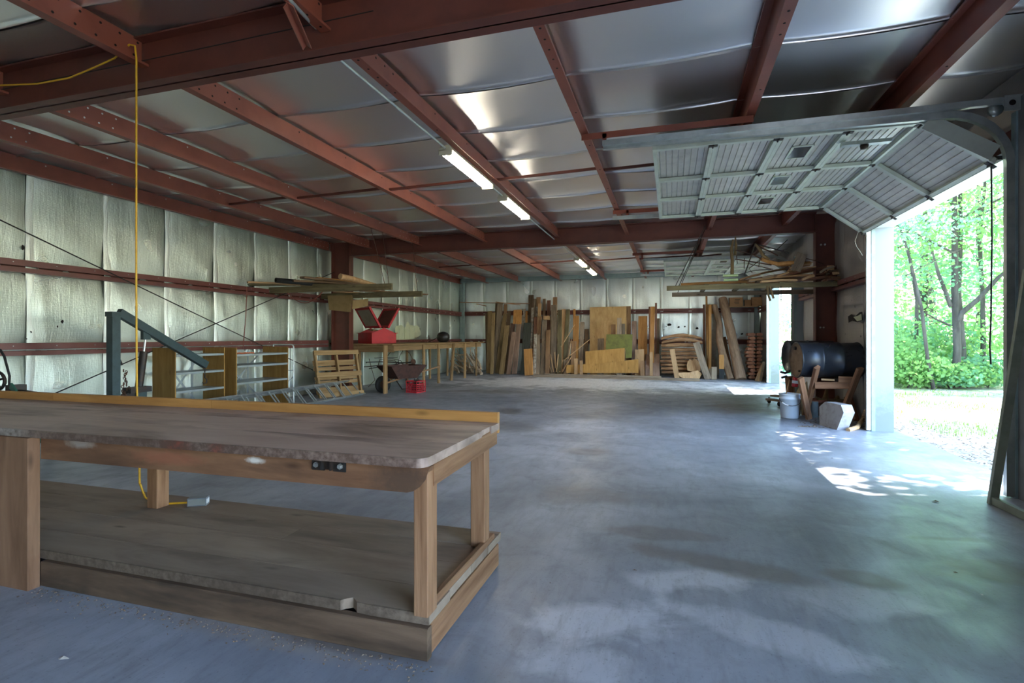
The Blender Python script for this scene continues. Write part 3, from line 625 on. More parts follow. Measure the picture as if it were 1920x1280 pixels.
# --- plywood shelf units
PLY = wood('brown_plywood', (.24,.125,.03), (.36,.205,.06), .6, (.18,.09,.02), .5, .12, .8)
SHM = plain('grey_shelf_steel', (.40,.44,.46), .4, .6, (.33,.36,.38), 6)
YA = 5.92; XF = onY(329, 690, YA).x; YBq = onX(420.8, 690, XF).y; YC = 8.12; XF2 = onY(540, 690, YC).x; YB2 = max(onX(443.4, 690, XF2).y, YBq+.05)
def shelves(ya, yb, xf, zs, ztop, label, tops):
    g = thing('shelving_unit', label, 'shelves', ((xf-7.36)/2, (ya+yb)/2, 0), 'plywood sided shelf units')
    for y_, zt in ((ya, tops[0]), (yb, tops[1])): board('side_panel', PLY, ((xf-7.36)/2, y_, 0), ((xf-7.36)/2, y_, zt), xf+7.36, .02, (0,1,0), g, bev=.001)
    for z in zs:
        s = MB().box(-7.34, xf-.01, ya+.012, yb-.012, z-.006, z).obj('shelf', SHM, g); box('shelf_lip', SHM, xf-.012, xf+.002, ya+.012, yb-.012, z-.032, z, s)
    mb = MB().bar((-7.34, ya+.05, .08), (-7.34, yb-.05, ztop-.1), .03, .004, (1,0,0)).obj('cross_strap', SHM, g); MB().bar((-7.33, yb-.05, .08), (-7.33, ya+.05, ztop-.1), .03, .004, (1,0,0)).obj('cross_strap', SHM, g)
    MB().bar((-7.33, (ya+yb)/2+.2, .0), (-7.33, (ya+yb)/2+.2, ztop-.1), .035, .01, (1,0,0)).obj('rear_post', SHM, g)
    return g
z1 = [onX(331, y_, XF).z for y_ in (665, 699, 734)]; z2 = [onX(540, y_, XF2).z for y_ in (660.5, 679.5, 708)]
shelves(YA, YBq, XF, z1, 1.1, 'plywood sided shelf unit under the hoist boom', (1.095, 1.085))
shelves(YB2, YC, XF2, z2, 1.1, 'plywood sided shelf unit with an orange cord on its top shelf', (1.08, 1.075))
pc = [V((XF2-.10-.03*math.sin(i*.9)+R.uniform(-.02,.02), YB2+.10+i*.028, z2[0]+.012+.006*(i % 2))) for i in range(14)]
MB().tube(pc, .010, 6).obj('orange_lead', plain('orange_cord', (.50,.10,.02), .5), label='orange cord bunched on the top shelf of a plywood unit', cat='cord')
# pipe frame
px_ = onY(550.5, 700, 8.32); PIPE = plain('pale_conduit', (.62,.66,.64), .4, .5)
pf = thing('pipe_rack', 'thin pale pipe frame standing at the end of the plywood shelf units', 'rack', (px_.x, 8.32, 0))
zt = onY(550.5, 646, 8.32).z; xb_ = -7.30
MB().tube([(px_.x, 8.32, 0), (px_.x, 8.32, zt-.04), (px_.x-.012, 8.32, zt-.012), (px_.x-.04, 8.32, zt), (xb_, 8.32, zt)], .013, 8).obj('bent_pipe', PIPE, pf)
for zz, e in ((onY(551, 694, 8.32).z, 0), (onY(551, 705, 8.32).z, .15)): MB().tube([(px_.x, 8.32, zz), (px_.x-.22, 8.32, zz-e*1.2)], .009, 6).obj('brace', PIPE, pf)
MB().tube([(xb_, 8.32, 0), (xb_, 8.32, zt)], .013, 8).obj('rear_pipe', PIPE, pf)
# --- aluminium extension ladder lying on its edge
AL = plain('ladder_aluminium', (.50,.53,.52), .42, .75, (.38,.40,.40), 12)
l0, l1 = V(onZ(684, 739.5)), V(onZ(300, 813)); l1.x = l0.x+.02; ld = (l1-l0).normalized(); RV = V((-.27, .02, .285))
lad = thing('extension_ladder', 'aluminium extension ladder lying on its edge beside the pallet', 'ladder', l0)
for s, (dy, shift, L) in enumerate(((0, 0, 4.7), (-.065, .45, 4.5))):
    off = V((0, 0, 0))+RV.normalized().cross(ld).normalized()*dy; a = l0+ld*shift+off+V((0,0,.022))
    sec = D.objects.new('ladder_section', None); link(sec, lad, Matrix.Translation(a))
    for q in (0, 1): MB().bar(a+RV*q, a+RV*q+ld*L, .024, .045, RV.cross(ld)).obj('side_rail', AL, sec)
    for i in range(15): p = a+ld*(.15+.305*i); MB().tube([p+RV*.02, p+RV*.98], .013, 8).obj('rung', AL, sec)
# --- pallet leaning on the column
PAL = wood('pallet_wood', (.27,.155,.06), (.42,.27,.13), .75, (.20,.11,.045), .5, .15)
b0, b1 = onZ(602, 747), onZ(681, 740); b0 = V((-6.86, 9.10, 0)); b1 = V((-6.42, 10.0, 0)); ux = (b1-b0).normalized(); pn = V((ux.y, -ux.x, 0)); upv = (V((0,0,1))*.97-pn*.26).normalized(); nf = ux.cross(upv); nf = -nf if nf.dot(V((0,-1,0))) < 0 else nf
pal = thing('pallet', 'wooden shipping pallet leaning upright against the dark red column', 'pallet', (b0+b1)/2)
W_, H_ = (b1-b0).length, 1.0
for f in (.03, .5, .97): board('stringer', PAL, b0+ux*W_*f+upv*.02, b0+ux*W_*f+upv*H_, .085, .038, ux, pal, rough=.03)
for i, (f, hh) in enumerate(((.045, .10), (.19, .07), (.33, .07), (.475, .105), (.62, .075), (.765, .075), (.945, .10))):
    front = i in (0, 3, 6); c = b0+upv*(H_*f)+nf*(.052 if front else -.052); board('deck_slat', PAL, c-ux*.01, c+ux*(W_+.01), hh, .018, nf, pal, rough=.03)
for i in range(3): c = b0+upv*(H_*(.12+.3*i))+nf*-.052; board('deck_slat', PAL, c-ux*.01, c+ux*(W_+.01), .07, .018, nf, pal, rough=.03)
# --- cross brace rods on the wall
CB = plain('brace_cable', (.025,.022,.02), .6, .3)
for a, b, lab in ((onX(-40, 393, -7.36), onX(648, 723, -7.36), 'thin dark brace rod sloping down along the foil wall toward the column foot'), (onX(60, 756, -7.36), onX(650, 500, -7.36), 'thin dark brace rod rising along the foil wall to the column top')):
    MB().tube([a, b], .008, 6).obj('brace_rod', CB, label=lab, cat='brace')
# --- hanging lumber rack on the foil wall side
OLD = wood('old_olive_lumber', (.12,.095,.048), (.23,.185,.10), .85, (.05,.04,.022), .7, .15)
W_TAN = wood('tan_lumber', (.42,.245,.115), (.60,.38,.20), .7, None, .4, .15); W_ORG = wood('orange_lumber', (.36,.16,.045), (.52,.26,.085), .7, None, .5, .15)
W_BRN = wood('brown_lumber', (.24,.128,.06), (.40,.235,.125), .8, None, .6, .18); W_DRK = wood('dark_lumber', (.125,.076,.043), (.22,.145,.085), .85, None, .6, .2)
W_RED = wood('red_brown_lumber', (.17,.075,.045), (.29,.14,.085), .8, None, .6, .15); W_GRY = wood('grey_lumber', (.215,.155,.105), (.36,.275,.195), .85, None, .6, .15)
W_PUR = wood('purple_taupe_lumber', (.225,.132,.092), (.37,.24,.17), .8, None, .6, .12); W_OLV = wood('olive_lumber', (.235,.15,.066), (.37,.25,.122), .8, None, .5, .12)
MATCODE = dict(t=W_TAN, o=W_ORG, b=W_BRN, d=W_DRK, r=W_RED, g=W_GRY, p=W_PUR, v=W_OLV, w=OLD)
ZK = 2.16
rk = thing('lumber_rack', 'hanging lumber rack of two old beams reaching out from the foil wall', 'rack', (-6.1, 9.1, ZK))
eA, eB = onZ(735, 537, ZK), onZ(823, 556, ZK)
board('support_beam', OLD, (-7.46, eA.y, ZK), (eA.x, eA.y, ZK), .115, .05, (0,1,0), rk, rough=.02); board('support_beam', OLD, (-7.46, 9.98, ZK), (eB.x, 9.98, ZK), .115, .05, (0,1,0), rk, rough=.02)
for p, q in ((V((eA.x-.12, eA.y, ZK)), V((-5.22, eA.y-.1, 3.22))), (V((eA.x-.05, eA.y, ZK)), V((-5.22, eA.y+.3, 3.22))), (V((eB.x-.1, 9.98, ZK)), V((-5.22, 9.9, 3.22)))): MB().tube([p-V((0,0,.05)), q+V((.05,0,.02))], .006, 5).obj('hanger_chain', RUST, rk)
LR = [(464, 529, 604, 537, .13, .03, 't', 0, 'thin orange tan board sticking out furthest over the foil wall'), (468, 534, 700, 536, .14, .028, 'w', -.0, 'olive board lying along the front of the hanging rack'),
 (548, 526.5, 660, 534, .16, .035, 'd', 1, 'dark rough plank on the hanging rack beside the black pipe'), (566, 520, 690, 536, .12, .04, 'd', 2.3, 'dark short plank topmost on the hanging rack'), (594, 523.5, 700, 537, .10, .085, 'o', 2, 'square orange timber with a clean cut end on the rack'),
 (627, 547, 762, 555, .12, .022, 't', 0, 'pale thin board low across the rear rack beam'), (676, 545, 800, 552, .14, .022, 'b', 0.6, 'brown flat board lying above the cardboard'), (655, 541, 740, 549, .10, .022, 't', 1.2, 'narrow tan strip between the two rack beams'), (716, 543, 728, 553, .06, .02, 'g', 2.2, 'short grey stick crossing the boards of the rack')]
for i, (ax, ay, bx, by, w_, t_, mc, lay, lab) in enumerate(LR):
    z = ZK+.06+t_/2+lay*.04; p, q = onZ(ax, ay, z), onZ(bx, by, z); board('lumber_board', MATCODE[mc], p, q, w_, t_, (0,0,1), rough=.04, bow=.01, label=lab, cat='board', group='lumber on the foil wall rack')
z = ZK+.11; p = onZ(517, 525, z); q = onZ(640, 536, z)
pp = MB(); B = basis(q-p); pp.lathe([(.035, 0), (.045, 0), (.045, (q-p).length), (.035, (q-p).length), (.035, 0)], 16, p, q-p, (0,0,1)); pp.obj('black_pipe', BLACK, label='black plastic pipe with open end on the hanging rack', cat='pipe')
p, q = onZ(638, 518, ZK+.20), onZ(715, 537, ZK+.10); MB().tube([p, p.lerp(q, .3)+V((0,0,.01)), p.lerp(q, .7), q], [.055, .052, .04, .028], 12).obj('round_pole', W_TAN, label='pale round pole lying highest on the hanging rack', cat='pole')
CARD = plain('brown_cardboard', (.27,.175,.075), .85, 0, (.22,.14,.055), 8)
cb = thing('cardboard_sheet', 'bent sheet of brown cardboard hanging under the lumber rack before the column', 'cardboard', onY(640, 570, 9.75))
Yc = 9.72; A_ = [onY(*p, Yc) for p in ((614, 554), (660, 553), (658, 585), (617, 581))]; B_ = [onY(660, 553, Yc), onY(662, 563, Yc), onY(690, 560, Yc+.45), onY(690, 573, Yc+.45), onY(660, 580, Yc)]
MB().add(A_+[p+V((0,.006,0)) for p in A_], [(0,1,2,3),(7,6,5,4),(0,4,5,1),(1,5,6,2),(2,6,7,3),(3,7,4,0)]).obj('front_flap', CARD, cb)
n_ = len(B_); MB().add(B_+[p+V((0,.006,0)) for p in B_], [tuple(range(n_)), tuple(range(n_, 2*n_))[::-1]]+[(i, (i+1) % n_, n_+(i+1) % n_, n_+i) for i in range(n_)]).obj('side_flap', CARD, cb)
RH = plain('red_hose', (.20,.05,.03), .5)
a = [onX(463, 538, -7.3), onX(461, 590, -7.3), onX(457, 640, -7.3), onX(456, 655, -7.3)]; MB().tube(a, .008, 6).obj('red_hose', RH, label='red hose dangling straight down from the rack end at the foil wall', cat='hose')
MB().tube(catenary(onY(532, 539, eA.y), onY(612, 537, eA.y), .30), .008, 6).obj('red_hose', RH, label='red hose sagging in a loop below the hanging rack', cat='hose')
# --- long bench against the wall in the rear bay
LBW = wood('long_bench_wood', (.22,.125,.05), (.36,.225,.11), .75, (.14,.08,.03), .5, .2)
lb = thing('wall_bench', 'long rough lumber bench on many thin legs along the foil wall', 'workbench', (-6.7, 13.6, 0))
Y0, Y1, XF_ = 10.62, 16.55, -6.03
for i, (a, b) in enumerate(((-7.36, -7.05), (-7.045, -6.74), (-6.735, -6.40), (-6.395, -5.99))): board('top_plank', LBW, ((a+b)/2, Y0-.1, 1.085), ((a+b)/2, Y1+R.uniform(-.1, .1), 1.085), b-a, .03, (0,0,1), lb)
board('end_apron', LBW, (-7.3, Y0-.06, .985), (-5.97, Y0-.06, .985), .15, .04, (0,1,0), lb); board('front_apron', LBW, (-6.1, Y0, 1.0), (-6.1, Y1, 1.0), .13, .035, (1,0,0), lb); board('rear_apron', LBW, (-7.28, Y0, 1.0), (-7.28, Y1, 1.0), .13, .035, (1,0,0), lb)
for i, (px, py, pt, w_) in enumerate(((722.5, 738, 722.5, .13), (794.5, 722.5, 794.5, .09), (822.5, 717, 822.5, .10), (846, 711.5, 851, .13), (871.5, 707.6, 871.5, .11), (893, 705, 893, .06))):
    p = onZ(px, py, 0); p.x = -6.06; p = onX(px, py, -6.06); p.z = 0; q = onX(pt, 650, -6.06); board('leg', LBW, p, (q.x, q.y, 1.07), w_, .042, (1,0,0) if i else (1,0,0), lb, rough=.02)
for px in (674, 763, 806, 839): p = onX(px, 715, -6.95); board('leg', LBW, (-6.95, p.y, 0), (-6.95, p.y, 1.07), .09, .04, (1,0,0), lb)
# --- red gabled box with open lid halves on the bench
REDP = plain('bright_red_paint', (.50,.012,.018), .45, 0, (.38,.010,.014), 6); BEI = plain('beige_lining', (.46,.40,.29), .8, 0, (.38,.32,.22), 5); RBR = plain('rusty_red_inside', (.16,.05,.035), .8)
ZB = 1.103; c0 = onZ(698, 644, ZB); e1 = V((.49, .87, 0)); e2 = V((-.87, .49, 0)); Wd, Ld, Hh = .62, .66, .30
rb = thing('feed_box', 'bright red gabled wooden box with both lid halves raised, on the long wall bench', 'box', c0+e1*Wd/2+e2*Ld/2)
gab = [(0,0),(Wd,0),(Wd,.24),(Wd/2,.37),(0,.24)]
t = .02
poly_plank('gable_panel', REDP, c0, e1, (0,0,1), gab, -t if e1.cross(V((0,0,1))).dot(e2) < 0 else t, rb); c1 = c0+e2*Ld; poly_plank('gable_panel', REDP, c1, e1, (0,0,1), gab, t if e1.cross(V((0,0,1))).dot(e2) < 0 else -t, rb)
for s in (0, Wd): MB().bar(c0+e1*s+V((0,0,.12)), c1+e1*s+V((0,0,.12)), .02, .24, (0,0,1)).obj('side_panel', REDP, rb)
MB().bar(c0+e1*Wd/2+V((0,0,.01)), c1+e1*Wd/2+V((0,0,.01)), Wd, .02, (0,0,1)).obj('bottom', RBR, rb)
for s in (0, Wd): MB().bar(c0+e1*s+e2*-.03+V((0,0,.245)), c1+e1*s+e2*.03+V((0,0,.245)), .07, .016, (0,0,1)).obj('eave_strip', REDP, rb)
# lid halves stand up like a V from the ridge: each a frame board with lining
for s, ln in ((-1, BEI), (1, RBR)):
    hinge = c0+e1*(Wd/2+s*.10)+V((0,0,.37)); dv = (e1*s*.52+V((0,0,.85))).normalized(); Lh = .52
    a, b = hinge-e2*.0, hinge+e2*Ld; nn_ = e2.cross(dv)
    MB().bar((a+b)/2+dv*.02, (a+b)/2+dv*Lh, Ld-.02, .018, nn_).obj('lid_board', ln, rb)
    for q in (a, b): MB().bar(q, q+dv*(Lh+.03), .05, .045, nn_).obj('lid_edge', REDP, rb)
    for q in (.03, Lh): MB().bar(a+dv*q, b+dv*q, .045, .05, dv).obj('lid_edge', REDP, rb)
MB().bar(c0+e1*Wd*.3+e2*.15+V((0,0,.30)), c0+e1*Wd*.4+e2*.5+V((0,0,.33)), .16, .02, (0,0,1)).obj('tray', W_BRN, rb)
# --- torn hole in the foil, siding seen through
th = thing('torn_hole', 'ragged hole torn in the foil beyond the red box, pale ribbed siding showing', 'hole', onX(762, 625, XL+.06))
SID = plain('pale_yellow_siding', (.52,.53,.36), .6, 0, (.45,.46,.30), 5)
HX = XL+.062; py = [(741,612),(752,609),(759,612),(764,602),(768,608),(776,611),(782,610),(786,613),(789,627),(783,632),(770,636),(757,638),(745,638),(741,634)]
pl = [onX(x, y_, HX) for x, y_ in py]; MB().add(pl, [tuple(range(len(pl)))]).obj('siding_patch', SID, th)
for x in (749, 759, 769, 778): a, b = onX(x, 613, HX+.004), onX(x, 635, HX+.004); MB().bar(a, b, .03, .012, (1,0,0)).obj('rib', SID, th)
fl_ = [onX(x, y_, HX+.03) for x, y_ in ((741,636),(757,640),(775,637),(789,630),(790,640),(776,645),(742,645))]; MB().add(fl_, [tuple(range(len(fl_)))]).obj('foil_flap', FOILW, th, fix=False)
# --- dark helmet-shaped pot on the bench
hp = onZ(831, 637.5, 1.10); hp.x = max(hp.x, -7.0)
kt = thing('kettle_pot', 'round black pot with a wire handle on the far end of the wall bench', 'pot', onX(831, 640, -6.6)); kp = onX(831, 641, -6.6); kp.z = 1.10; r_ = .20
MB().lathe([(.0,0),(.11,0),(.17,.05),(.2,.13),(.19,.21),(.14,.28),(.05,.315),(0,.32)], 22, kp).obj('body', plain('black_pot', (.02,.02,.022), .4, .3, (.04,.03,.025), 9), kt)
MB().tube([kp+V((-.18,-.06,.18)), kp+V((-.08,-.18,.24)), kp+V((.06,-.2,.22)), kp+V((.17,-.08,.16))], .006, 6).obj('handle', RUST, kt)
MB().tube([kp+V((-.42,-.12,.02)), kp+V((-.30,-.06,.07)), kp+V((-.19, 0, .14))], .012, 6).obj('spout', DARKIRON, kt)
# --- wheelbarrow under the bench, loaded with scrap
wb0 = onZ(712, 733, 0)
whl = V((-6.30, 11.15, .19)); wh = thing('wheelbarrow', 'rusty wheelbarrow parked under the wall bench with scrap metal heaped in it', 'wheelbarrow', (-6.2, 11.8, 0))
ax = V((.42, .9, 0)).normalized(); sd = V((ax.y, -ax.x, 0))
whl = onX(718, 722, -6.22); whl.z = .19; base = whl+ax*.18
MB().lathe([(.10,-.035),(.16,-.045),(.19,-.03),(.195,0),(.19,.03),(.16,.045),(.10,.035)], 22, whl, sd, (0,0,1)).obj('tyre', BLACK, wh); MB().lathe([(0,-.03),(.105,-.02),(.105,.02),(0,.03)], 16, whl, sd, (0,0,1)).obj('wheel_hub', RUST, wh)
TRAY = plain('wheelbarrow_tray_rust', (.10,.045,.035), .7, .3, (.05,.03,.025), 12)
lo = [(base+ax*u+sd*v) for u, v in ((.10,-.20),(.62,-.22),(.62,.22),(.10,.20))]; hi = [(base+ax*u+sd*v) for u, v in ((-.16,-.30),(.80,-.34),(.80,.34),(-.16,.30))]
vs = [p+V((0,0,.30-.19+.0)) for p in lo]+[p+V((0,0,.40)) for p in hi]; fs = [(0,1,2,3)]+[(i,(i+1)%4,4+(i+1)%4,4+i) for i in range(4)]
vs2 = [p+V((0,0,.012)) for p in vs]; MB().add([p+V((0,0,0)) for p in vs], fs).add(vs2, [f[::-1] for f in fs]).obj('tray', TRAY, wh)
for s in (-1, 1):
    board('handle', W_BRN, whl+sd*s*.06+V((0,0,.02)), whl+ax*1.42+sd*s*.30+V((0,0,.36)), .045, .035, (0,0,1), wh)
    MB().tube([base+ax*.62+sd*s*.22+V((0,0,.10)), V((base+ax*.72+sd*s*.25).to_tuple()[:2]+(.012,)), V((base+ax*.52+sd*s*.24).to_tuple()[:2]+(.012,)), base+ax*.30+sd*s*.2+V((0,0,.08))], .014, 7).obj('leg', DARKIRON, wh)
SCL = ['thin rod lying across the wheelbarrow load', 'bent bar poking toward the pallet from the wheelbarrow', 'rusty pipe laid level on the wheelbarrow load', 'dark strap hooped over the wheelbarrow load', 'long bar with a round plate end on the wheelbarrow load', 'wire bow arching high above the wheelbarrow', 'rod leaning upright out of the wheelbarrow', 'wire loop hanging to the floor before the wheelbarrow', 'short rod half buried in the wheelbarrow', 'second wire bow over the wheelbarrow tray']
def yz(px, py, y): return onY(px, py, y)
SP = [[(702,671),(745,670)], [(675,688),(700,686),(722,684)], [(686,679),(712,678),(770,680)], [(708,688),(712,674),(735,672),(752,676),(757,688)], [(692,691),(740,683),(772,678)], [(727,667),(738,652),(752,650),(768,662),(778,682)], [(745,692),(749,668),(756,655)], [(692,672),(697,692),(703,712),(690,726),(700,735)], [(728,690),(745,680),(765,684)], [(715,690),(722,676),(740,675),(748,688)]]
for i, (pp, lab) in enumerate(zip(SP, SCL)):
    Yq = 11.75+.06*i-(.6 if i == 7 else 0); pts = [yz(x, y_, Yq) for x, y_ in pp]
    MB().tube(pts, .012 if i in (2, 4, 1) else .007, 6).obj('scrap_rod', RUST if i % 2 else DARKIRON, label=lab, cat='scrap metal', group='scrap metal in the wheelbarrow')
pl_ = yz(775, 678, 12.0); MB().lathe([(0,-.01),(.07,-.008),(.075,0),(.07,.008),(0,.01)], 16, pl_, (.8,-.5,.1), (0,0,1)).obj('round_plate', RUST, label='round rusty plate standing at the end of the scrap load', cat='scrap metal')
# --- red milk crate
MC = plain('red_crate_plastic', (.50,.02,.035), .4); m0 = onZ(781, 737, 0); u1 = V((-.97,.24,0)); u2 = V((.24,.97,0)); S = .30; Hc = .27
mc = thing('milk_crate', 'red plastic milk crate standing on the floor before the wheelbarrow', 'crate', m0+u1*S/2+u2*S/2)
for o_, d_, n_ in ((m0, u1, u2), (m0, u2, u1), (m0+u1*S, u2, -u1), (m0+u2*S, u1, -u2)):
    sm = MB()
    for z in (.012, .055, .10, .145, .19, .255): sm.bar(o_+V((0,0,z)), o_+d_*S+V((0,0,z)), .008, .022 if z in (.012, .255, .19) else .012, (0,0,1))
    for i in range(7): q = o_+d_*(S*i/6); sm.bar(q, q+V((0,0,Hc if i in (0, 6, 2, 4) else .19)), .016 if i in (0, 6) else .010, .008, n_)
    sm.obj('lattice_side', MC, mc, fix=False)
MB().bar(m0+u2*S/2+V((0,0,.008)), m0+u1*S+u2*S/2+V((0,0,.008)), S, .008, (0,0,1)).obj('bottom', MC, mc)
for i in range(4): q = m0+u1*(S*(.25+.17*i))+u2*S*.5; MB().lathe([(0,0),(.035,.02),(.04,.1),(.03,.2),(0,.27+.02*i)], 8, q+V((0,0,.015)), (R.uniform(-.2,.2), R.uniform(-.2,.2), 1)).obj('scrap_piece', DARKIRON, label=['dark lump standing in the crate by its wall side', 'second dark lump in the red crate', 'tall dark lump in the middle of the red crate', 'dark lump in the red crate by its door side'][i], cat='scrap metal', group='dark lumps in the milk crate')
# --- pile of bleached branches in the corner
BR = wood('bleached_branch', (.32,.22,.14), (.52,.39,.27), .85, (.18,.115,.07), .5, .3)
BL = [(885, 690, 903, 703, .035), (866, 652, 897, 702, .028), (872, 648, 880, 690, .02), (850, 662, 872, 668, .016), (852, 668, 880, 684, .02), (846, 690, 872, 702, .025), (838, 660, 846, 700, .02), (833, 694, 858, 702, .02), (842, 676, 860, 696, .024), (880, 664, 891, 676, .014), (874, 658, 870, 700, .018), (856, 698, 888, 706, .022), (862, 684, 884, 704, .026), (882, 650, 886, 672, .012), (828, 684, 842, 700, .02), (852, 654, 866, 690, .016)]
for _ in range(16):
    x_ = R.uniform(832, 890); BL.append((x_, R.uniform(652, 690), min(x_+R.uniform(6, 32), 902), R.uniform(690, 703), R.uniform(.012, .022)))
for i, (ax_, ay, bx, by, r_) in enumerate(BL):
    Y_ = 16.6+.05*(i % 16)+.02*(i > 15); p, q = onY(ax_, ay, Y_), onY(bx, by, Y_-.25); p.x = max(p.x, -7.3); q.z = max(q.z, r_); p.z = max(p.z, r_)
    m = p.lerp(q, .5)+V((R.uniform(-.08, .08), R.uniform(-.05, .05), R.uniform(-.02, .07))); m2 = p.lerp(q, .78)+V((R.uniform(-.05, .05), 0, R.uniform(0, .04)))
    MB().tube([p, m, m2, q], [r_*.8, r_*1.5, r_*1.7, r_*1.8], 7).obj('dry_branch', BR, label='bleached dry branch in the heap under the far end of the wall bench', cat='branch', group='dry branches heaped in the corner')
# --- small holes poked in the foil
def poke(pts, X=None, Y=None):
    for px, py, s in pts:
        c = onX(px, py, X) if X else onY(px, py, Y); n = 8; ring = []
        for k in range(n):
            a = 2*PI*k/n; r_ = s*R.uniform(.5, 1.1); ring.append(c+(V((0, math.cos(a)*r_, math.sin(a)*r_*1.3)) if X else V((math.cos(a)*r_*1.2, 0, math.sin(a)*r_))))
        o = MB().add(ring, [tuple(range(n))]).obj('foil_hole', HOLE, wl if X and X < 0 else (wr if X else wb))
poke([(43, 464, .030), (117, 603, .022), (100, 600, .014), (108, 612, .012), (58, 622, .012), (50, 635, .008), (852, 601, .03)], X=XL+.055)
poke([(1255, 609, .055), (1249, 612, .02), (1272, 613, .04), (1284, 612, .03), (1307, 615, .05), (1245, 618, .02), (1391, 626, .04)], Y=YB-.055)
# --- thin boards lying on the upper girt in the corner
for a, b, w_, lab in (((862, 566.5), (992, 569), .10, 'long thin brown board lying across the corner on the upper girts'), ((893, 569.8), (912, 573.5), .05, 'short dark stick resting below the long corner board'), ((930, 566), (976, 571.5), .06, 'weathered narrow board laid over the tall planks at the corner')):
    p, q = onY(*a, 17.6), onY(*b, 17.75); board('lumber_board', W_BRN, p, q, w_, .025, (0,0,1), rough=.06, label=lab, cat='board')
# --- hanging flange brace, conduit and cable near the first rafter
o = thing('flange_brace', 'short red angle brace from purlin down to the rafter flange overhead', 'brace', onY(560, 50, 2.78)); a, b = onY(536, 8, 2.45), onY(572, 88, 2.82); MB().bar(a, b, .05, .006, (0,-1,.3)).obj('leg', RED, o); MB().bar(a+V((.025,0,0)), b+V((.025,0,0)), .006, .05, (0,-1,.3)).obj('leg', RED, o)
a, b = onY(520, -25, 2.3), onY(592, 52, 2.90); MB().tube([a, b], .011, 8).obj('conduit_pipe', PIPE, label='pale conduit pipe ending at the first rafter overhead', cat='pipe')
MB().tube(catenary(onY(-20, 172, 2.85), onY(700, 20, 2.85), .01), .0035, 5).obj('thin_cable', CB, label='thin grey cable strung along the first rafter', cat='cable')
# --- fluorescent lights on conduit under the fifth purlin
LX = PX[4]-.015
TUBE, ntt, bb = new_mat('lit_tube'); bb.inputs['Emission Color'].default_value = (1, .92, .76, 1); bb.inputs['Emission Strength'].default_value = 15.0; bb.inputs['Base Color'].default_value = (1, .95, .8, 1)
FIX = plain('cream_fixture', (.62,.56,.42), .5, 0, (.55,.48,.34), 4)
cxl = LX-.03
for i, (a, b, lab) in enumerate(((4.95, 6.28, 'lit fluorescent light fixture closest to the first rafter'), (6.85, 8.08, 'lit fluorescent light fixture just before the middle rafter'), (12.75, 14.05, 'lit fluorescent fixture in the rear bay behind the middle rafter'), (14.55, 15.95, 'lit fluorescent fixture hanging closest to the end wall'))):
    g = thing('fluorescent_light', lab, 'ceiling light', (cxl, (a+b)/2, 3.16), 'fluorescent fixtures')
    MB().profile([(-.075, 0), (.075, 0), (.045, .05), (-.045, .05)], (cxl, a, 3.165), (cxl, b, 3.165), (1,0,0), (0,0,1)).obj('housing', FIX, g)
    MB().box(cxl-.02, cxl+.02, a+.02, b-.02, 3.145, 3.166).obj('reflector', FIX, g)
    for s in (-.045, .045): MB().tube([(cxl+s, a+.03, 3.145), (cxl+s, b-.03, 3.145)], .016, 10).obj('tube', TUBE, g)
    for yy in (a, b-.03): MB().box(cxl-.07, cxl+.07, yy, yy+.03, 3.12, 3.17).obj('end_cap', FIX, g)
for a, b, lab in ((2.98, 4.95, 'white conduit running to the first fluorescent fixture'), (6.28, 6.85, 'short conduit joining the two middle bay fixtures'), (8.08, 10.2, 'white conduit from the second fixture to the middle rafter'), (10.4, 12.75, 'white conduit feeding the rear bay fixtures'), (14.05, 14.55, 'short conduit joining the rear bay fixtures')):
    MB().tube([(cxl, a, 3.19), (cxl, b, 3.19)], .011, 8).obj('conduit', PIPE, label=lab, cat='conduit')
# --- angle iron hangers of the door tracks
for p, q, lab, z in ((V((-.83, 5.10, 3.215)), V((.70, 5.10, 3.215)), 'red angle iron under the purlins above the door track start', 0), (V((-.86, 8.28, 3.215)), V((.68, 8.28, 3.215)), 'red punched angle iron carrying the far door track', 0), (V((-.86, 12.6, 3.215)), V((.68, 12.6, 3.215)), 'red punched angle iron near track of the rear door', 0), (V((-.86, 15.85, 3.215)), V((.68, 15.85, 3.215)), 'red angle iron carrying the far track of the rear door', 0)):
    g = thing('angle_iron', lab, 'angle iron', p); MB().bar(p+V((0,0,-.002)), q+V((0,0,-.002)), .06, .005, (0,0,1)).obj('flange', RED, g); MB().bar(p+V((0,-.03,-.03)), q+V((0,-.03,-.03)), .005, .06, (0,0,1)).obj('flange', RED, g)
    hx_ = p.x+.22; MB().bar((hx_, p.y-.03, 3.20), (hx_, p.y-.03, 3.06), .04, .005, (0,1,0)).obj('drop_strap', RED, g)
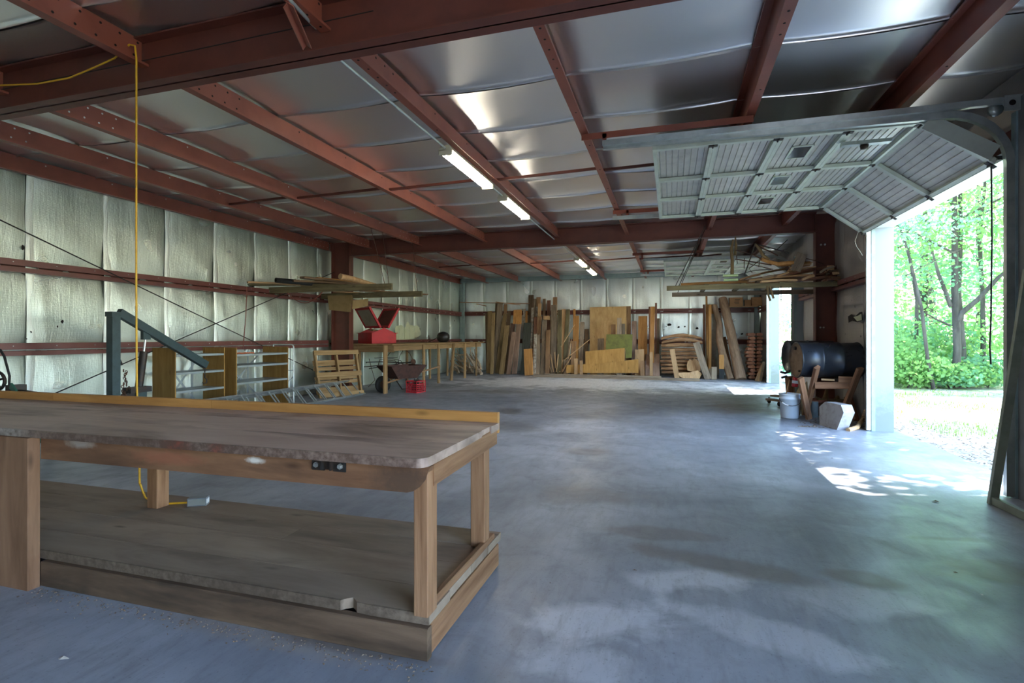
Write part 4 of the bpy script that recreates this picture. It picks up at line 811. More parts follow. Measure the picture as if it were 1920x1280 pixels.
# ================================================================ lumber stood up against the end wall
LAYER = {0: (17.78, 18.20), 1: (17.52, 18.04), 2: (17.24, 17.84), 3: (17.0, 17.56), 4: (16.78, 17.15)}
LUM = [ # xb, xt, yt, w(px), wood, layer, thick, label
 (914, 912, 587, 4.5, 'd', 2, .04, 'narrow dark stud first in the lumber row beside the branch heap'),
 (916, 918.5, 583.5, 8.5, 'v', 2, .04, 'olive plank second in the lumber row from the branch heap'),
 (922, 925.5, 586, 6, 'v', 3, .04, 'olive plank with a pale edge line, third from the branch heap'),
 (929, 938, 568, 11, 'g', 1, .045, 'tall taupe plank under the long corner board'),
 (926, 931, 568, 4.5, 'd', 0, .04, 'tall black brown stud behind the taupe plank at the corner board'),
 (932.5, 947.5, 588, 8.5, 'v', 2, .045, 'leaning olive plank with a dark stained top'),
 (940, 951, 610, 9, 'v', 3, .045, 'shorter olive tan plank leaning in front of the stained one'),
 (947, 955, 583.5, 7, 'd', 1, .04, 'dark plank showing above the two leaning olive planks'),
 (943, 948, 570, 6, 'b', 0, .04, 'brown post end rising beside the tall taupe plank'),
 (951, 962, 606, 9, 'p', 1, .04, 'taupe board behind the purple pair, below the orange panel'),
 (953.5, 963.5, 623, 8, 'p', 3, .05, 'shorter of two purple taupe planks leaning together'),
 (964, 973, 607, 9.5, 'p', 2, .05, 'taller of two purple taupe planks leaning together'),
 (980.5, 983.5, 579, 5, 'bark', 1, .05, 'pole with peeling white bark next to the orange panel'),
 (985, 987.5, 583.5, 4, 'o', 1, .03, 'thin orange strip beside the white barked pole'),
 (983, 989.5, 605, 15, 's', 2, .05, 'wide slate green board behind the short orange block'),
 (992, 990, 654, 16, 'o', 4, .09, 'short bright orange block standing in front of the lumber row'),
 (995, 996, 553, 10, 'd', 0, .05, 'tallest dark plank, above the slate green board'),
 (1000, 1003.5, 560, 5, 'g', 0, .04, 'tall pale grey strip next to the tallest dark plank'),
 (1006, 1010, 557, 8, 'b', 0, .04, 'tall brown plank third of the high group'),
 (996, 999, 577, 5, 'bark', 1, .05, 'bark edged slat in front of the tallest dark plank'),
 (1004, 1007, 575, 5, 'bark', 1, .05, 'white barked slat in the middle of the high group'),
 (1007.5, 1012, 569, 6.5, 't', 2, .04, 'tan stud with a slanted cut before the high group'),
 (1019, 1020.5, 560, 5.5, 'd', 0, .04, 'narrow dark plank with a notched tip'),
 (1027, 1029.3, 563, 7, 'r', 0, .04, 'reddish brown plank second last of the high group'),
 (1040, 1041, 557, 8, 'b', 0, .045, 'last tall brown plank of the high group'),
 (1037, 1038.5, 572, 10.5, 'g', 2, .05, 'long grey brown plank with a straight clean face'),
 (1002, 1005, 594, 8, 'r', 2, .04, 'red brown board above the white stained short post'),
 (1006.5, 1013, 593, 6, 'b', 2, .04, 'brown stud leaning behind the dark grey planks'),
 (1018, 1021, 599.5, 9, 'g', 3, .045, 'dark grey plank below the pale cut block'),
 (1009, 1009, 625, 8.5, 'g', 3, .06, 'short dark grey post with a bark flecked side'),
 (1002, 1004, 626, 5, 'bark', 4, .05, 'short bark flecked slab against the grey post'),
 (1026, 1028, 619, 8, 'b', 3, .045, 'brown plank beside the pale stick, lower than its neighbours'),
 (1029, 1031, 594, 5, 't', 1, .04, 'pale tan strip hanging behind the brown plank'),
 (1048.5, 1049.5, 581, 8, 'w', 3, .05, 'weathered plank half covering the bright tan plank'),
 (1053, 1057, 580, 8, 't', 2, .045, 'bright tan plank in the middle of the row'),
 (1058, 1065.3, 580, 7.5, 'w', 2, .045, 'brown plank with a pale stain at mid height'),
 (1061, 1064, 632, 10, 'g', 3, .05, 'bent grey plank with splintered foot'),
 (1077, 1077, 579.5, 4.5, 'o', 1, .04, 'thin orange brown stud at the girt'),
 (1078, 1080.5, 592, 11, 'o', 2, .03, 'flat orange brown board before the thin stud'),
 (1074, 1076, 640, 9, 'b', 3, .07, 'brown split chunk standing beside the stick bundle'),
 (1087, 1092, 604, 8, 'g', 2, .08, 'rough grey square post left of the plywood sheet'),
 (1097, 1100, 617, 8, 'd', 1, .06, 'charred dark post behind the rough grey post'),
 (1080, 1080, 672, 7, 't', 4, .05, 'pale stub standing on the sill near the stick bundle'),
 (1090, 1090, 676, 5, 't', 4, .05, 'smaller pale stub near the big orange plywood'),
 (1178, 1178.3, 574, 9, 'b', 0, .03, 'brown board edge standing behind the big plywood sheet'),
 (1126, 1126.5, 634.7, 12, 'g', 3, .04, 'short grey brown board in front of the plywood sheet'),
 (1150, 1150, 608.4, 8, 'b', 3, .04, 'brown stud above the green board, first of three'),
 (1161, 1161.3, 596, 8.5, 'g', 3, .04, 'tallest grey stud above the green board'),
 (1169, 1169, 607, 6, 'g', 2, .04, 'grey stud above the green board, last of three'),
 (1189, 1189, 602, 9, 'p', 1, .03, 'purple brown board between plywood sheet and orange board'),
 (1204.5, 1205.5, 592.5, 17, 'o', 1, .025, 'broad orange brown board with a flat top'),
 (1199, 1199, 655, 17, 't', 3, .02, 'light tan plywood offcut beside the green board'),
 (1204.5, 1204.5, 676, 7.5, 'b', 4, .04, 'short brown stub before the tan offcut'),
 (1214, 1214, 664.6, 8, 'p', 3, .03, 'short purple brown board beside the split tan stud'),
 (1218, 1218, 575, 3.5, 'r', 1, .04, 'slim red brown strip touching the tall tan stud'),
 (1222, 1224, 575, 8, 'o', 2, .045, 'tall tan orange stud next to the red strip'),
 (1221, 1221, 660, 5.5, 't', 4, .045, 'short tan stud in front of the tall tan one'),
 (1230, 1230, 568, 4, 'r', 1, .04, 'tallest red brown strip beside the slab stack'),
 (1233, 1234.5, 597, 5, 'd', 0, .04, 'dark brown board against the slab stack'),
 (1230.5, 1230.5, 663.4, 12.5, 'p', 3, .03, 'wide short purple board before the red strip'),
 (1321, 1320, 571, 4, 'r', 1, .04, 'red brown strip past the slab stack'),
 (1324, 1322.5, 571, 2.4, 'white', 1, .02, 'thin white strip past the slab stack'),
 (1327, 1324.5, 553, 3.6, 'o', 1, .035, 'tallest thin orange strip by the logs'),
 (1331, 1331.5, 572, 5, 'o', 2, .035, 'orange strip beside the grey beige panel'),
 (1336, 1334.5, 570.5, 15, 'o', 0, .02, 'orange plywood piece peeking above the crooked log'),
 (1340, 1339, 588, 10, 'gr', 1, .02, 'grey beige panel behind the crooked log'),
 (1335, 1335, 671, 10, 'g', 3, .06, 'grey weathered block below the beige panel'),
 (1339, 1339, 688, 9.5, 'g', 4, .06, 'small grey block with a rough top'),
 (1353, 1352.5, 665, 8.5, 'o', 4, .07, 'pale orange block with a black painted foot'),
 (1373, 1358, 632, 6, 'b', 2, .04, 'brown plank leaning between the two logs'),
 (1269.5, 1260, 654.6, 9, 't', 4, .04, 'tan plank leaning across the slab stack'),
 (1327.5, 1305, 641.6, 12, 'g', 4, .04, 'grey plank leaning the other way across the slab stack'),
]
BARK = plain('white_flaked_bark', (.42,.37,.30), .85, 0, (.17,.115,.075), 11, .2, .2, .42, .66)
SLT = wood('slate_green_board', (.055,.058,.045), (.095,.098,.078), .85, None, .5, .08)
GRB = plain('grey_beige_panel', (.30,.27,.22), .8, 0, (.22,.20,.16), 7)
WST = plain('white_strip', (.70,.68,.64), .6)
MATCODE.update(bark=BARK, s=SLT, gr=GRB, white=WST)
for i, (xb, xt, yt, wp, mc, ly, th_, lab) in enumerate(LUM):
    yb, yt_ = LAYER[ly]; j = -.055*(i % 4); yb += j; yt_ += j
    if ly == 4: yt_ = yb+.12+.0*j
    q = onY(xt, yt, yt_); zb = .0 if ly == 4 or xb < 1000 or xb > 1310 else .0
    p = onY(xb, 700, yb); p.z = zb; zc_ = -p.x*SN+yb*CS; wm = wp*zc_/FOC
    up_ = V((0, -1, 0))
    o = board('lumber_board', MATCODE[mc], p, q, wm, th_, up_, rough=.035 if mc not in ('o', 't', 'gr', 'white') else .012, bow=R.uniform(-.012, .012), label=lab, cat='board', group='lumber stood against the end wall')
    if 'black painted foot' in lab:
        d = (q-p).normalized(); MB().bar(p+V((0,0,.002)), p+d*.30, wm+.006, th_+.006, up_).obj('painted_foot', BLACK, o)
# sheets
PLYG = wood('golden_plywood', (.44,.26,.10), (.60,.39,.175), .55, (.36,.20,.075), .4, .03, .35); PLYO = wood('orange_plywood', (.38,.195,.05), (.53,.29,.085), .55, (.30,.14,.035), .5, .05, .5)
GRNB = plain('olive_green_paint', (.165,.165,.032), .7, 0, (.11,.10,.025), 7, .05)
def sheet(name, mat, pts, Y, lean, label, t=.018, cat='board', **k):
    """a flat sheet from its outline at depth Y, leaning back by lean (m per m of height)"""
    P = [onY(x, y_, Y) for x, y_ in pts]; zb = min(p.z for p in P); out = []
    for (x, y_), p in zip(pts, P):
        q = p
        for _ in range(4): q = onY(x, y_, Y+(q.z-zb)*lean)
        out.append(q)
    n = len(out); mb = MB().add(out+[p+V((0, t, -t*lean)) for p in out], [tuple(range(n)), tuple(range(n, 2*n))[::-1]]+[(i, (i+1) % n, n+(i+1) % n, n+i) for i in range(n)])
    M = Matrix.Translation(out[0])
    return mb.obj(name, mat, M=M, label=label, cat=cat, **k)
sheet('plywood_sheet', PLYG, [(1105.8,702),(1174.3,702),(1174.3,574),(1105.8,576)], 17.40, .28, 'large golden plywood sheet standing in the lumber row', .018, 'plywood')
sheet('plywood_sheet', PLYG, [(1133,660),(1148,660),(1148,601),(1133,601.5)], 17.30, .27, 'small pale plywood strip in front of the large golden sheet', .012, 'plywood')
sheet('green_board', GRNB, [(1135.6,655),(1173,655),(1173,671),(1184.5,671),(1186,626.5),(1137,626.5)], 16.98, .12, 'olive green painted board before the plywood sheet', .03)
sheet('plywood_sheet', PLYO, [(1097.6,694),(1171.4,694),(1171.4,652),(1097.6,658.5)], 16.84, .10, 'upper orange plywood offcut with a slanting top edge', .018, 'plywood')
sheet('plywood_sheet', PLYO, [(1062,699),(1197,699),(1197,673),(1130,681),(1062,684)], 16.74, .10, 'long low orange plywood offcut along the sill planks', .018, 'plywood')
sheet('orange_offcut', W_ORG, [(961.6,607),(977.6,607),(978,580),(963,580.5)], 17.42, .22, 'scratched orange wood panel among the leaning planks', .03)
sheet('pale_block', W_TAN, [(1019,599),(1030,599),(1030,591.5),(1019,592)], 17.3, .1, 'pale cut block wedged among the tall planks', .1)
# sill planks on the floor
for a, b, y_, z, lab in (((1000, 703), (1312, 711), 0, .04, 'long dark sill plank on the floor along the lumber row'), ((1020, 702), (1240, 706), .12, .03, 'second floor plank behind the long sill plank')):
    p, q = onZ(a[0], a[1]+1, z), onZ(b[0], b[1]+1, z); p.y += y_; q.y = p.y if y_ else q.y; board('lumber_board', W_GRY, p, q, .13, .075, (0,0,1), rough=.02, label=lab, cat='board')
# stick bundle
STK = [(1042, 690, 1040, 660), (1046, 697, 1056, 674), (1049, 697, 1060, 690), (1038, 697, 1032, 664), (1043, 697, 1047, 664), (1054, 697, 1072, 668), (1052, 650, 1078, 608), (1058, 675, 1106, 636), (1034, 697, 1030, 686), (1066, 672, 1071, 636)]
for i, (ax_, ay, bx, by) in enumerate(STK):
    Y_ = 16.98-.02*i; p, q = onY(ax_, ay, Y_), onY(bx, by, Y_+.18); p.z = max(p.z, .03)
    board('thin_stick', W_TAN, p, q, .035 if i < 6 else .022, .018, (0,-1,0), rough=.05, label='thin pale split stick in the bundle at the foot of the lumber row', cat='stick', group='split sticks by the lumber row')
# --- stack of live-edge slabs
SLAB = wood('live_edge_slab', (.30,.155,.072), (.48,.275,.14), .85, (.10,.05,.027), .75, .2, .8)
NS = 10; zl = .10
for i in range(NS):
    Ys = 17.25; h = [.11,.12,.11,.12,.11,.13,.12,.14,.13,.12][i]; xa, xb_ = 1238+R.uniform(-1, 3), 1317+R.uniform(-5, 2); a, b = onY(xa, 660, Ys), onY(xb_, 660, Ys)
    a.z = b.z = zl+h/2; zl += h
    nn_ = 9; mb = MB(); vs = []; fs = []
    for k in range(nn_+1):
        q = k/nn_; c = a.lerp(b, q); arch = (.10*math.sin(PI*q) if i >= NS-2 else .02*math.sin(PI*q))*(1 if i >= NS-3 else .4)-(.04 if i >= NS-2 else 0)
        hh = h*.5*(.35+.65*math.sin(PI*min(max(q*1.0, .08), .92))**.35)*R.uniform(.86, 1.0); dd = .22*R.uniform(.85, 1.1)
        for y_, z_ in ((-dd, -hh*.5), (-dd*1.08, 0), (-dd*.8, hh*.8), (0, hh), (dd, hh*.8), (dd, -hh), (0, -hh), (-dd*.7, -hh)): vs.append((c.x, c.y+y_, c.z+z_+arch))
    for k in range(nn_):
        for j in range(8): fs.append((k*8+j, k*8+(j+1) % 8, k*8+8+(j+1) % 8, k*8+8+j))
    fs += [tuple(range(8))[::-1], tuple(range(nn_*8, nn_*8+8))]
    MM = Matrix.Translation(a) @ basis(V((1,0,0)), (0,-1,0)).to_4x4()
    MB().add(vs, fs).obj('wood_slab', SLAB, M=MM, label=f'rough live edge slab, {["lowest","second","third","fourth","fifth","sixth","seventh","eighth","ninth","topmost arched"][i]} from the floor in the slab stack', cat='slab', group='live edge slabs in the stack')
# round slice and trough shaped half log
def slice_(name, pts, Y, t, mat, label, lean=.2):
    return sheet(name, mat, pts, Y, lean, label, t, 'slab')
slice_('log_slice', [(1301,671),(1307,674),(1311,680),(1314,688),(1313,696),(1300,697),(1289,694),(1287.7,686),(1289,679),(1294,672),(1298,676)], 16.86, .06, W_TAN, 'round log slice with a notched top leaning at the slab stack')
slice_('half_log', [(1270.6,699),(1283,698),(1292,698),(1308,694),(1316,700),(1311,710),(1302,712.5),(1285,710),(1275,706)], 16.62, .20, W_TAN, 'cut half log lying on its side before the slab stack', .3)
# logs
LOG = wood('log_bark', (.24,.145,.088), (.42,.28,.185), .9, (.10,.06,.035), .65, .08, .7)
def log(pts, Y0, Y1, rs, label):
    n = len(pts); P = [onY(x, y_, Y0+(Y1-Y0)*i/(n-1)) for i, (x, y_) in enumerate(pts)]; out = []; rr = []
    for i in range(n-1):
        for k in range(3): out.append(P[i].lerp(P[i+1], k/3)); rr.append((rs[i]+(rs[i+1]-rs[i])*k/3)*R.uniform(.95, 1.05))
    out.append(P[-1]); rr.append(rs[-1]); out[0].z = max(out[0].z, 0.0)
    M = Matrix.Translation(out[0]) @ basis(out[-1]-out[0], (0,-1,0)).to_4x4()
    return MB().tube(out, rr, 14).obj('log_pole', LOG, M=M, label=label, cat='log')
log([(1370,711),(1355,664),(1349,638),(1349,608),(1340,573)], 16.80, 18.0, [.10,.105,.105,.10,.085], 'crooked bare log leaning on the end wall')
log([(1389,711),(1379,664),(1370,622),(1362,588),(1355,560)], 16.72, 18.0, [.165,.145,.135,.13,.125], 'thick straight log leaning beside the crooked one')
# --- firewood stack in the corner
SPL = wood('split_firewood', (.24,.09,.047), (.42,.19,.105), .85, (.09,.035,.025), .6, .25)
zl = .02; n = 0
RW = ['bottom', 'second', 'third', 'fourth', 'fifth', 'sixth', 'seventh', 'eighth', 'ninth', 'tenth', 'eleventh', 'twelfth', 'top']
for i in range(13):
    h = .105
    for s, (x0, x1) in enumerate(((1400+R.uniform(-4, 4), 1415), (1416, 1427+R.uniform(-2, 3)))):
        a, b = onY(x0, 660, 17.0), onY(x1, 660, 17.0); a.z = b.z = zl+h/2; c = (a+b)/2; w_ = (b.x-a.x); mb = MB(); vs = []
        prof = [(-.5,-.3),(-.15,-.5),(.4,-.45),(.5,.05),(.2,.5),(-.4,.35)]; ro = R.uniform(-.3, .3); L = R.uniform(.38, .5)
        for yy in (-L/2, L/2):
            for u, v_ in prof: vs.append((c.x+(u*math.cos(ro)*1-v_*math.sin(ro)*.3)*w_, c.y+yy, c.z+(v_*.92+u*math.sin(ro)*.25)*h))
        MM = Matrix.Translation(c) @ basis(V((0,1,0)), (0,0,1)).to_4x4()
        MB().add(vs, [tuple(range(6)), tuple(range(6, 12))[::-1]]+[(k, (k+1) % 6, 6+(k+1) % 6, 6+k) for k in range(6)]).obj('firewood_piece', SPL, M=MM, label=f'split red brown firewood, {RW[i]} row of the corner stack, {"log" if s == 0 else "door"} side', cat='firewood', group='split firewood stacked in the corner')
    zl += h
# boards fanned against the rear door jamb
for i, (xb, xt, lab) in enumerate(((1417.5, 1430, 'pale thin board leaning most steeply aside at the rear door jamb'), (1422, 1431.5, 'middle thin board fanned at the rear door jamb'), (1426, 1432.5, 'grey thin board closest to the rear door jamb'))):
    p = onY(xb, 713, 16.4-.06*i); p.z = 0; q = onY(xt, 682-i*2, 16.5-.05*i); board('thin_board', [W_TAN, W_TAN, W_GRY][i], p, q, .07, .016, (0,-1,0), label=lab, cat='board')
# boxes on the upper girt
CBX = plain('brown_carton', (.37,.195,.085), .8, 0, (.29,.15,.06), 5); INK = plain('black_print', (.04,.025,.015), .8)
def carton(x0, x1, y0, y1, Y, dep, label, print_=False):
    a, b = onY(x0, y1, Y), onY(x1, y0, Y); z0 = 2.235; h = max(.12, b.z-a.z); g = thing('cardboard_box', label, 'box', ((a.x+b.x)/2, Y+dep/2, z0))
    box('carton', CBX, a.x, b.x, Y, Y+dep, z0, z0+h, g)
    for s in (0, 1): MB().bar((a.x, Y+dep*.25+s*dep*.5, z0+h+.004), (b.x, Y+dep*.25+s*dep*.5, z0+h+.004), dep*.49, .006, (0,0,1)).obj('top_flap', CBX, g)
    if print_:
        cx_ = (a.x+b.x)/2+.02; pm = MB()
        for r_ in range(4): pm.box(cx_-.09+R.uniform(0,.03), cx_+.09-R.uniform(0,.03), Y-.002, Y, z0+h*.28+r_*h*.15, z0+h*.28+r_*h*.15+h*.07)
        pm.obj('printed_block', INK, g, kind='stuff')
board('shelf_board', W_TAN, (onY(1366, 577, 17.9).x, 18.06, 2.22), (2.6, 18.06, 2.22), .36, .028, (0,0,1), label='thin board laid on the upper girt under the cartons', cat='board')
carton(1368, 1393, 561, 577, 17.93, .22, 'brown carton with black print on the upper girt', True)
carton(1397, 1408, 563, 574, 17.93, .2, 'darker small carton between the two larger cartons'); carton(1410, 1429, 558.5, 574.5, 17.93, .22, 'plain brown carton at the corner end of the girt')
# ================================================================ hanging lumber rack on the door side
ZR2 = 2.13
e1_, e2_ = onZ(1250, 541, ZR2), onZ(1260, 549, ZR2)
yA, yB = 9.86, 11.25
rk2 = thing('lumber_rack', 'hanging lumber rack of old beams reaching in from the door wall', 'rack', (1.3, 10.5, ZR2))
board('support_beam', OLD, (onY(1250, 541, yA).x, yA, ZR2), (2.72, yA, ZR2), .085, .045, (0,1,0), rk2, rough=.02)
board('support_beam', W_GRY, (onY(1260, 549, yB).x, yB, ZR2-.01), (2.72, yB, ZR2-.01), .085, .045, (0,1,0), rk2, rough=.02)
for p, q in (((.06, yA, ZR2), (.58, yA+.06, 3.22)), ((.12, yB, ZR2), (.58, yB-.1, 3.22)), ((.12, yA, ZR2), (.60, yA+.25, 3.22))): MB().tube([p, q], .007, 5).obj('hanger_chain', DARKIRON, rk2)
for x in (.6, 1.2, 1.8): MB().bar((x, yA-.03, ZR2+.045), (x, yB+.03, ZR2+.045), .08, .02, (0,0,1)).obj('cross_slat', OLD, rk2)
def lum2(c, z, w_, t_, mc, lab, **k):
    lum2.k = getattr(lum2, 'k', 0)+1; y0_ = 9.90+.15*((lum2.k*4) % 9); y1_ = y0_+R.uniform(-.02, .05); w_ = min(w_, .14); p, q = onY(1350+c[0]/6.62, 440+c[1]/6.62, y0_), onY(1350+c[2]/6.62, 440+c[3]/6.62, y1_)
    for v_ in (p, q): v_.x = min(v_.x, 2.62); v_.z = max(v_.z, 2.20)
    return board('lumber_board', MATCODE[mc], p, q, w_, t_, (0,0,1), rough=.06, bow=R.uniform(0, .02), label=lab, cat='board', group='lumber on the door side rack', **k)
Z0 = ZR2+.075
LB2 = [((-488,618,740,588),0,.10,.045,'o','long orange brown plank along the front of the door side rack'),
 ((230,575,520,552),.06,.12,.035,'o','short orange slab next to the pale green channels'),((250,560,500,490),.13,.10,.03,'b','brown slab rising from the green channels'),((500,575,800,548),.05,.17,.035,'p','pale purple slab low in the rack pile'),
 ((515,540,800,505),.10,.15,.035,'g','grey slab over the pale purple one'),((500,485,810,425),.18,.14,.03,'b','brown board in the upper pile pointing to the column'),((790,592,1025,560),.05,.13,.035,'p','taupe slab under the stacked laths'),
 ((800,535,1015,522),.12,.12,.03,'o','orange brown board under the two leaning grey boards'),((1020,560,1165,508),.08,.14,.04,'t','pale pointed slab before the column'),((1090,560,1310,538),.06,.15,.035,'g','dark grey slab in front of the column'),
 ((1220,572,1565,538),.07,.17,.03,'p','long pale pointed slab past the column'),((1300,505,1640,476),.14,.14,.035,'g','grey slab lying past the column in the middle of the pile'),((1345,415,1685,312),.26,.10,.03,'t','pale board with a bright tip on top of the pile'),
 ((1400,450,1675,375),.22,.10,.035,'t','second pale board below the topmost one'),((1440,485,1795,335),.20,.13,.03,'b','broad brown board slanting toward the door track'),((1560,440,1795,445),.14,.15,.04,'d','dark board ending at the door track'),
 ((1575,592,1795,505),.05,.13,.03,'b','brown low board at the door wall end'),((1600,555,1795,528),.10,.13,.03,'d','dark low board at the door wall end'),((1470,452,1590,440),.19,.12,.07,'o','stubby orange block in the pile'),
 ((1270,460,1410,450),.18,.10,.04,'o','small orange block near the column'),((1180,500,1350,480),.12,.13,.035,'r','red brown board at the column foot of the pile'),((640,600,860,592),.04,.12,.03,'r','red brown slab at the front edge'),
 ((1350,540,1500,515),.12,.12,.03,'r','red brown slab in the far end of the pile'),((1050,520,1200,515),.14,.12,.03,'d','dark slab in the middle of the pile'),((700,520,840,470),.17,.10,.03,'t','tan lath bundle edge board')]
for c, dz, w_, t_, mc, lab in LB2: lum2(c, Z0+dz, w_, t_, mc, lab)
for i in range(30):  # the rough boards that fill the heap
    a = R.uniform(1385, 1590); l = R.uniform(45, 130); f = R.random(); e = lambda x: 529-(x-1381)*.155*f
    b_ = min(a+l, 1618); lum2(((a-1350)*6.62, (e(a)-440)*6.62, (b_-1350)*6.62, (e(b_)-440+R.uniform(-4, 4))*6.62), 0, R.uniform(.09, .17), R.uniform(.03, .05), R.choice('tbgprodt'), 'rough sawn board buried in the heap on the door side rack')
for i in range(7):   # stacked laths
    z = Z0+.13+.028*i; lum2((800+12*i, 500-17*i, 1150+12*i if i < 4 else 1060+14*i, 452-18*i), z, .05, .018, 't', f'thin pale lath, {["lowest","second","third","fourth","fifth","sixth","topmost"][i]} of the little stack on the door side rack')
for i, (c, lab) in enumerate((((890, 440, 1000, 222), 'grey weathered board leaning upright out of the pile'), ((965, 455, 1050, 245), 'second grey board leaning beside it toward the doors'))):
    p, q = onY(1350+c[0]/6.62, 440+c[1]/6.62, 10.05), onY(1350+c[2]/6.62, 440+c[3]/6.62, 10.0); board('lumber_board', W_GRY, p, q, .085, .03, (0,-1,0), label=lab, cat='board')
PGR = plain('pale_green_channel', (.36,.47,.22), .55, 0, (.30,.40,.18), 8)
for i, (y0, y1, lab) in enumerate(((516.5, 521, 'upper pale green channel lying on the door side rack'), (525, 529.5, 'lower pale green channel lying on the door side rack'))):
    Yg = 9.84; a, b = onY(1355.5+i*1.5, y1, Yg), onY(1384, y0, Yg); z0_ = Z0+.02+(.075 if i == 0 else 0); h = .045
    g = thing('green_channel', lab, 'channel', ((a.x+b.x)/2, Yg+.3, z0_)); box('web', PGR, a.x, b.x, Yg, Yg+.01, z0_, z0_+h, g); box('flange', PGR, a.x, b.x, Yg, Yg+.06, z0_+h-.006, z0_+h, g); box('flange', PGR, a.x, b.x, Yg, Yg+.06, z0_, z0_+.006, g)
BRN_BR = wood('brown_branch', (.16,.10,.045), (.27,.18,.09), .85, None, .4, .15)
def bend(c, Y, r_, mat, name, label, cat, n=7):
    pts = [onY(1350+x/6.62, 440+y_/6.62, Y+(dy[0] if dy else 0)) for x, y_, *dy in c]; return MB().tube(pts, r_, n).obj(name, mat, label=label, cat=cat)
bend([(150,490),(152,330),(140,180),(165,60)], 9.92, [.03,.028,.026,.016], BRN_BR, 'branch', 'upright bare branch standing on the rack by the green channels', 'branch')
bend([(185,250),(200,140),(190,30)], 10.0, [.022,.022,.012], BRN_BR, 'branch', 'slimmer upright branch beside the first', 'branch')
bend([(440,120),(490,180),(535,260),(610,310)], 9.95, [.016,.026,.028,.024], BRN_BR, 'branch', 'branch hooked down from the peak of the rods', 'branch')
bend([(505,300),(600,335),(720,365),(820,350),(915,345)], 9.95, [.03,.034,.036,.034,.03], W_ORG, 'curved_timber', 'yellow brown curved timber arching over the pile', 'timber')
bend([(720,375),(900,365),(1120,350)], 10.1, .03, W_ORG, 'curved_timber', 'straight yellow brown timber behind the curved one', 'timber')
RODS = [([(300,510),(370,310),(435,110)], 'steep rusty rod rising to the peak of the heap'), ([(190,190),(330,225),(420,250),(520,305)], 'rod running down from the upright branch'), ([(185,300),(400,335),(640,375)], 'long level rod across the rear door panels'), ([(430,110),(600,155),(760,200),(860,230)], 'rod from the peak toward the door track'),
 ([(450,135),(640,215),(720,260)], 'second rod from the peak, lower'), ([(360,360),(500,395),(660,430)], 'rod lying low over the slabs'), ([(240,490),(430,440),(640,430)], 'rod resting across the green channels'), ([(215,360),(205,270),(200,190)], 'short upright wire by the branches'), ([(300,420),(302,290)], 'thin hanging wire'), ([(480,400),(500,290),(560,230)], 'curved wire hoop'), ([(400,470),(360,420),(520,300)], 'crossed wire in the heap'),
 ([(1060,290),(1180,320),(1290,365)], 'thin dark rod passing before the column'), ([(650,170),(700,190),(840,60)], 'dark rod slanting up toward the roof')]
for i, (c, lab) in enumerate(RODS): bend(c, 9.88+.03*i, .011 if i < 5 else .007, RUST if i % 3 else DARKIRON, 'metal_rod', lab+' on the door side rack' if len(lab.split()) < 9 else lab, 'rod', 5)
for c, lab in ((((585,670),(600,750),(625,820)), 'brown strap end hanging below the rack'), (((620,670),(645,730),(665,790)), 'second brown strap end hanging below the rack'), (((755,665),(757,750),(760,828)), 'thin black rod hanging straight below the rack')):
    pts = [onY(1350+x/6.62, 440+y_/6.62, 9.835) for x, y_ in c]; pts[0].z = max(pts[0].z, 2.12); MB().tube(pts, .018 if 'strap' in lab else .007, 6).obj('hanging_strap' if 'strap' in lab else 'hanging_rod', BRN_BR if 'strap' in lab else DARKIRON, label=lab, cat='strap' if 'strap' in lab else 'rod')
for (px, py), nm in (((1892, 192), 'pale metal bracket box with round holes above the door track'),):
    c = onY(px+14, py, 5.0); g = thing('spring_bracket', nm, 'bracket', c)
    MB().box(c.x-.08, c.x+.14, 4.99, 5.0, c.z-.06, c.z+.06).obj('plate', GALV, g)
    for dx in (-.03, .05): MB().lathe([(0,.002),(.022,.002),(.022,0)], 14, (c.x+dx, 4.99, c.z+.0), (0,-1,0), (1,0,0), False).obj('hole', HOLE, g)
    MB().lathe([(0,-.01),(.05,-.012),(.042,0),(.05,.012),(0,.01)], 18, (c.x-.12, 5.03, c.z-.03), (0,1,0), (1,0,0)).obj('pulley', GALV, g)
# header angle over the track and pull cord
o = MB().bar((-.62, 5.02, 3.085), (2.7, 5.02, 3.085), .045, .05, (0,0,1)).obj('track_angle', GALV, label='long galvanised angle carrying the near door track', cat='angle iron')
pk = [onY(1858, 285, 5.12), onY(1859, 330, 5.12), onY(1860, 450, 5.12), onY(1858, 600, 5.12), onY(1856, 650, 5.12), onY(1858, 683, 5.12)]
MB().tube(pk, .006, 6).obj('pull_rope', BLACK, label='black pull rope hanging in the lit doorway from the rolled door', cat='rope')
WCO = plain('frayed_white_cord', (.42,.39,.32), .8); fc = [onY(x, y_, 8.02) for x, y_ in ((1606, 421), (1611, 429), (1607, 441), (1603, 452), (1606, 462), (1612, 470), (1617, 479))]
MB().tube(fc, .0022, 6).obj('frayed_cord', WCO, label='frayed white cord dangling from the rolled door by the red column', cat='cord')
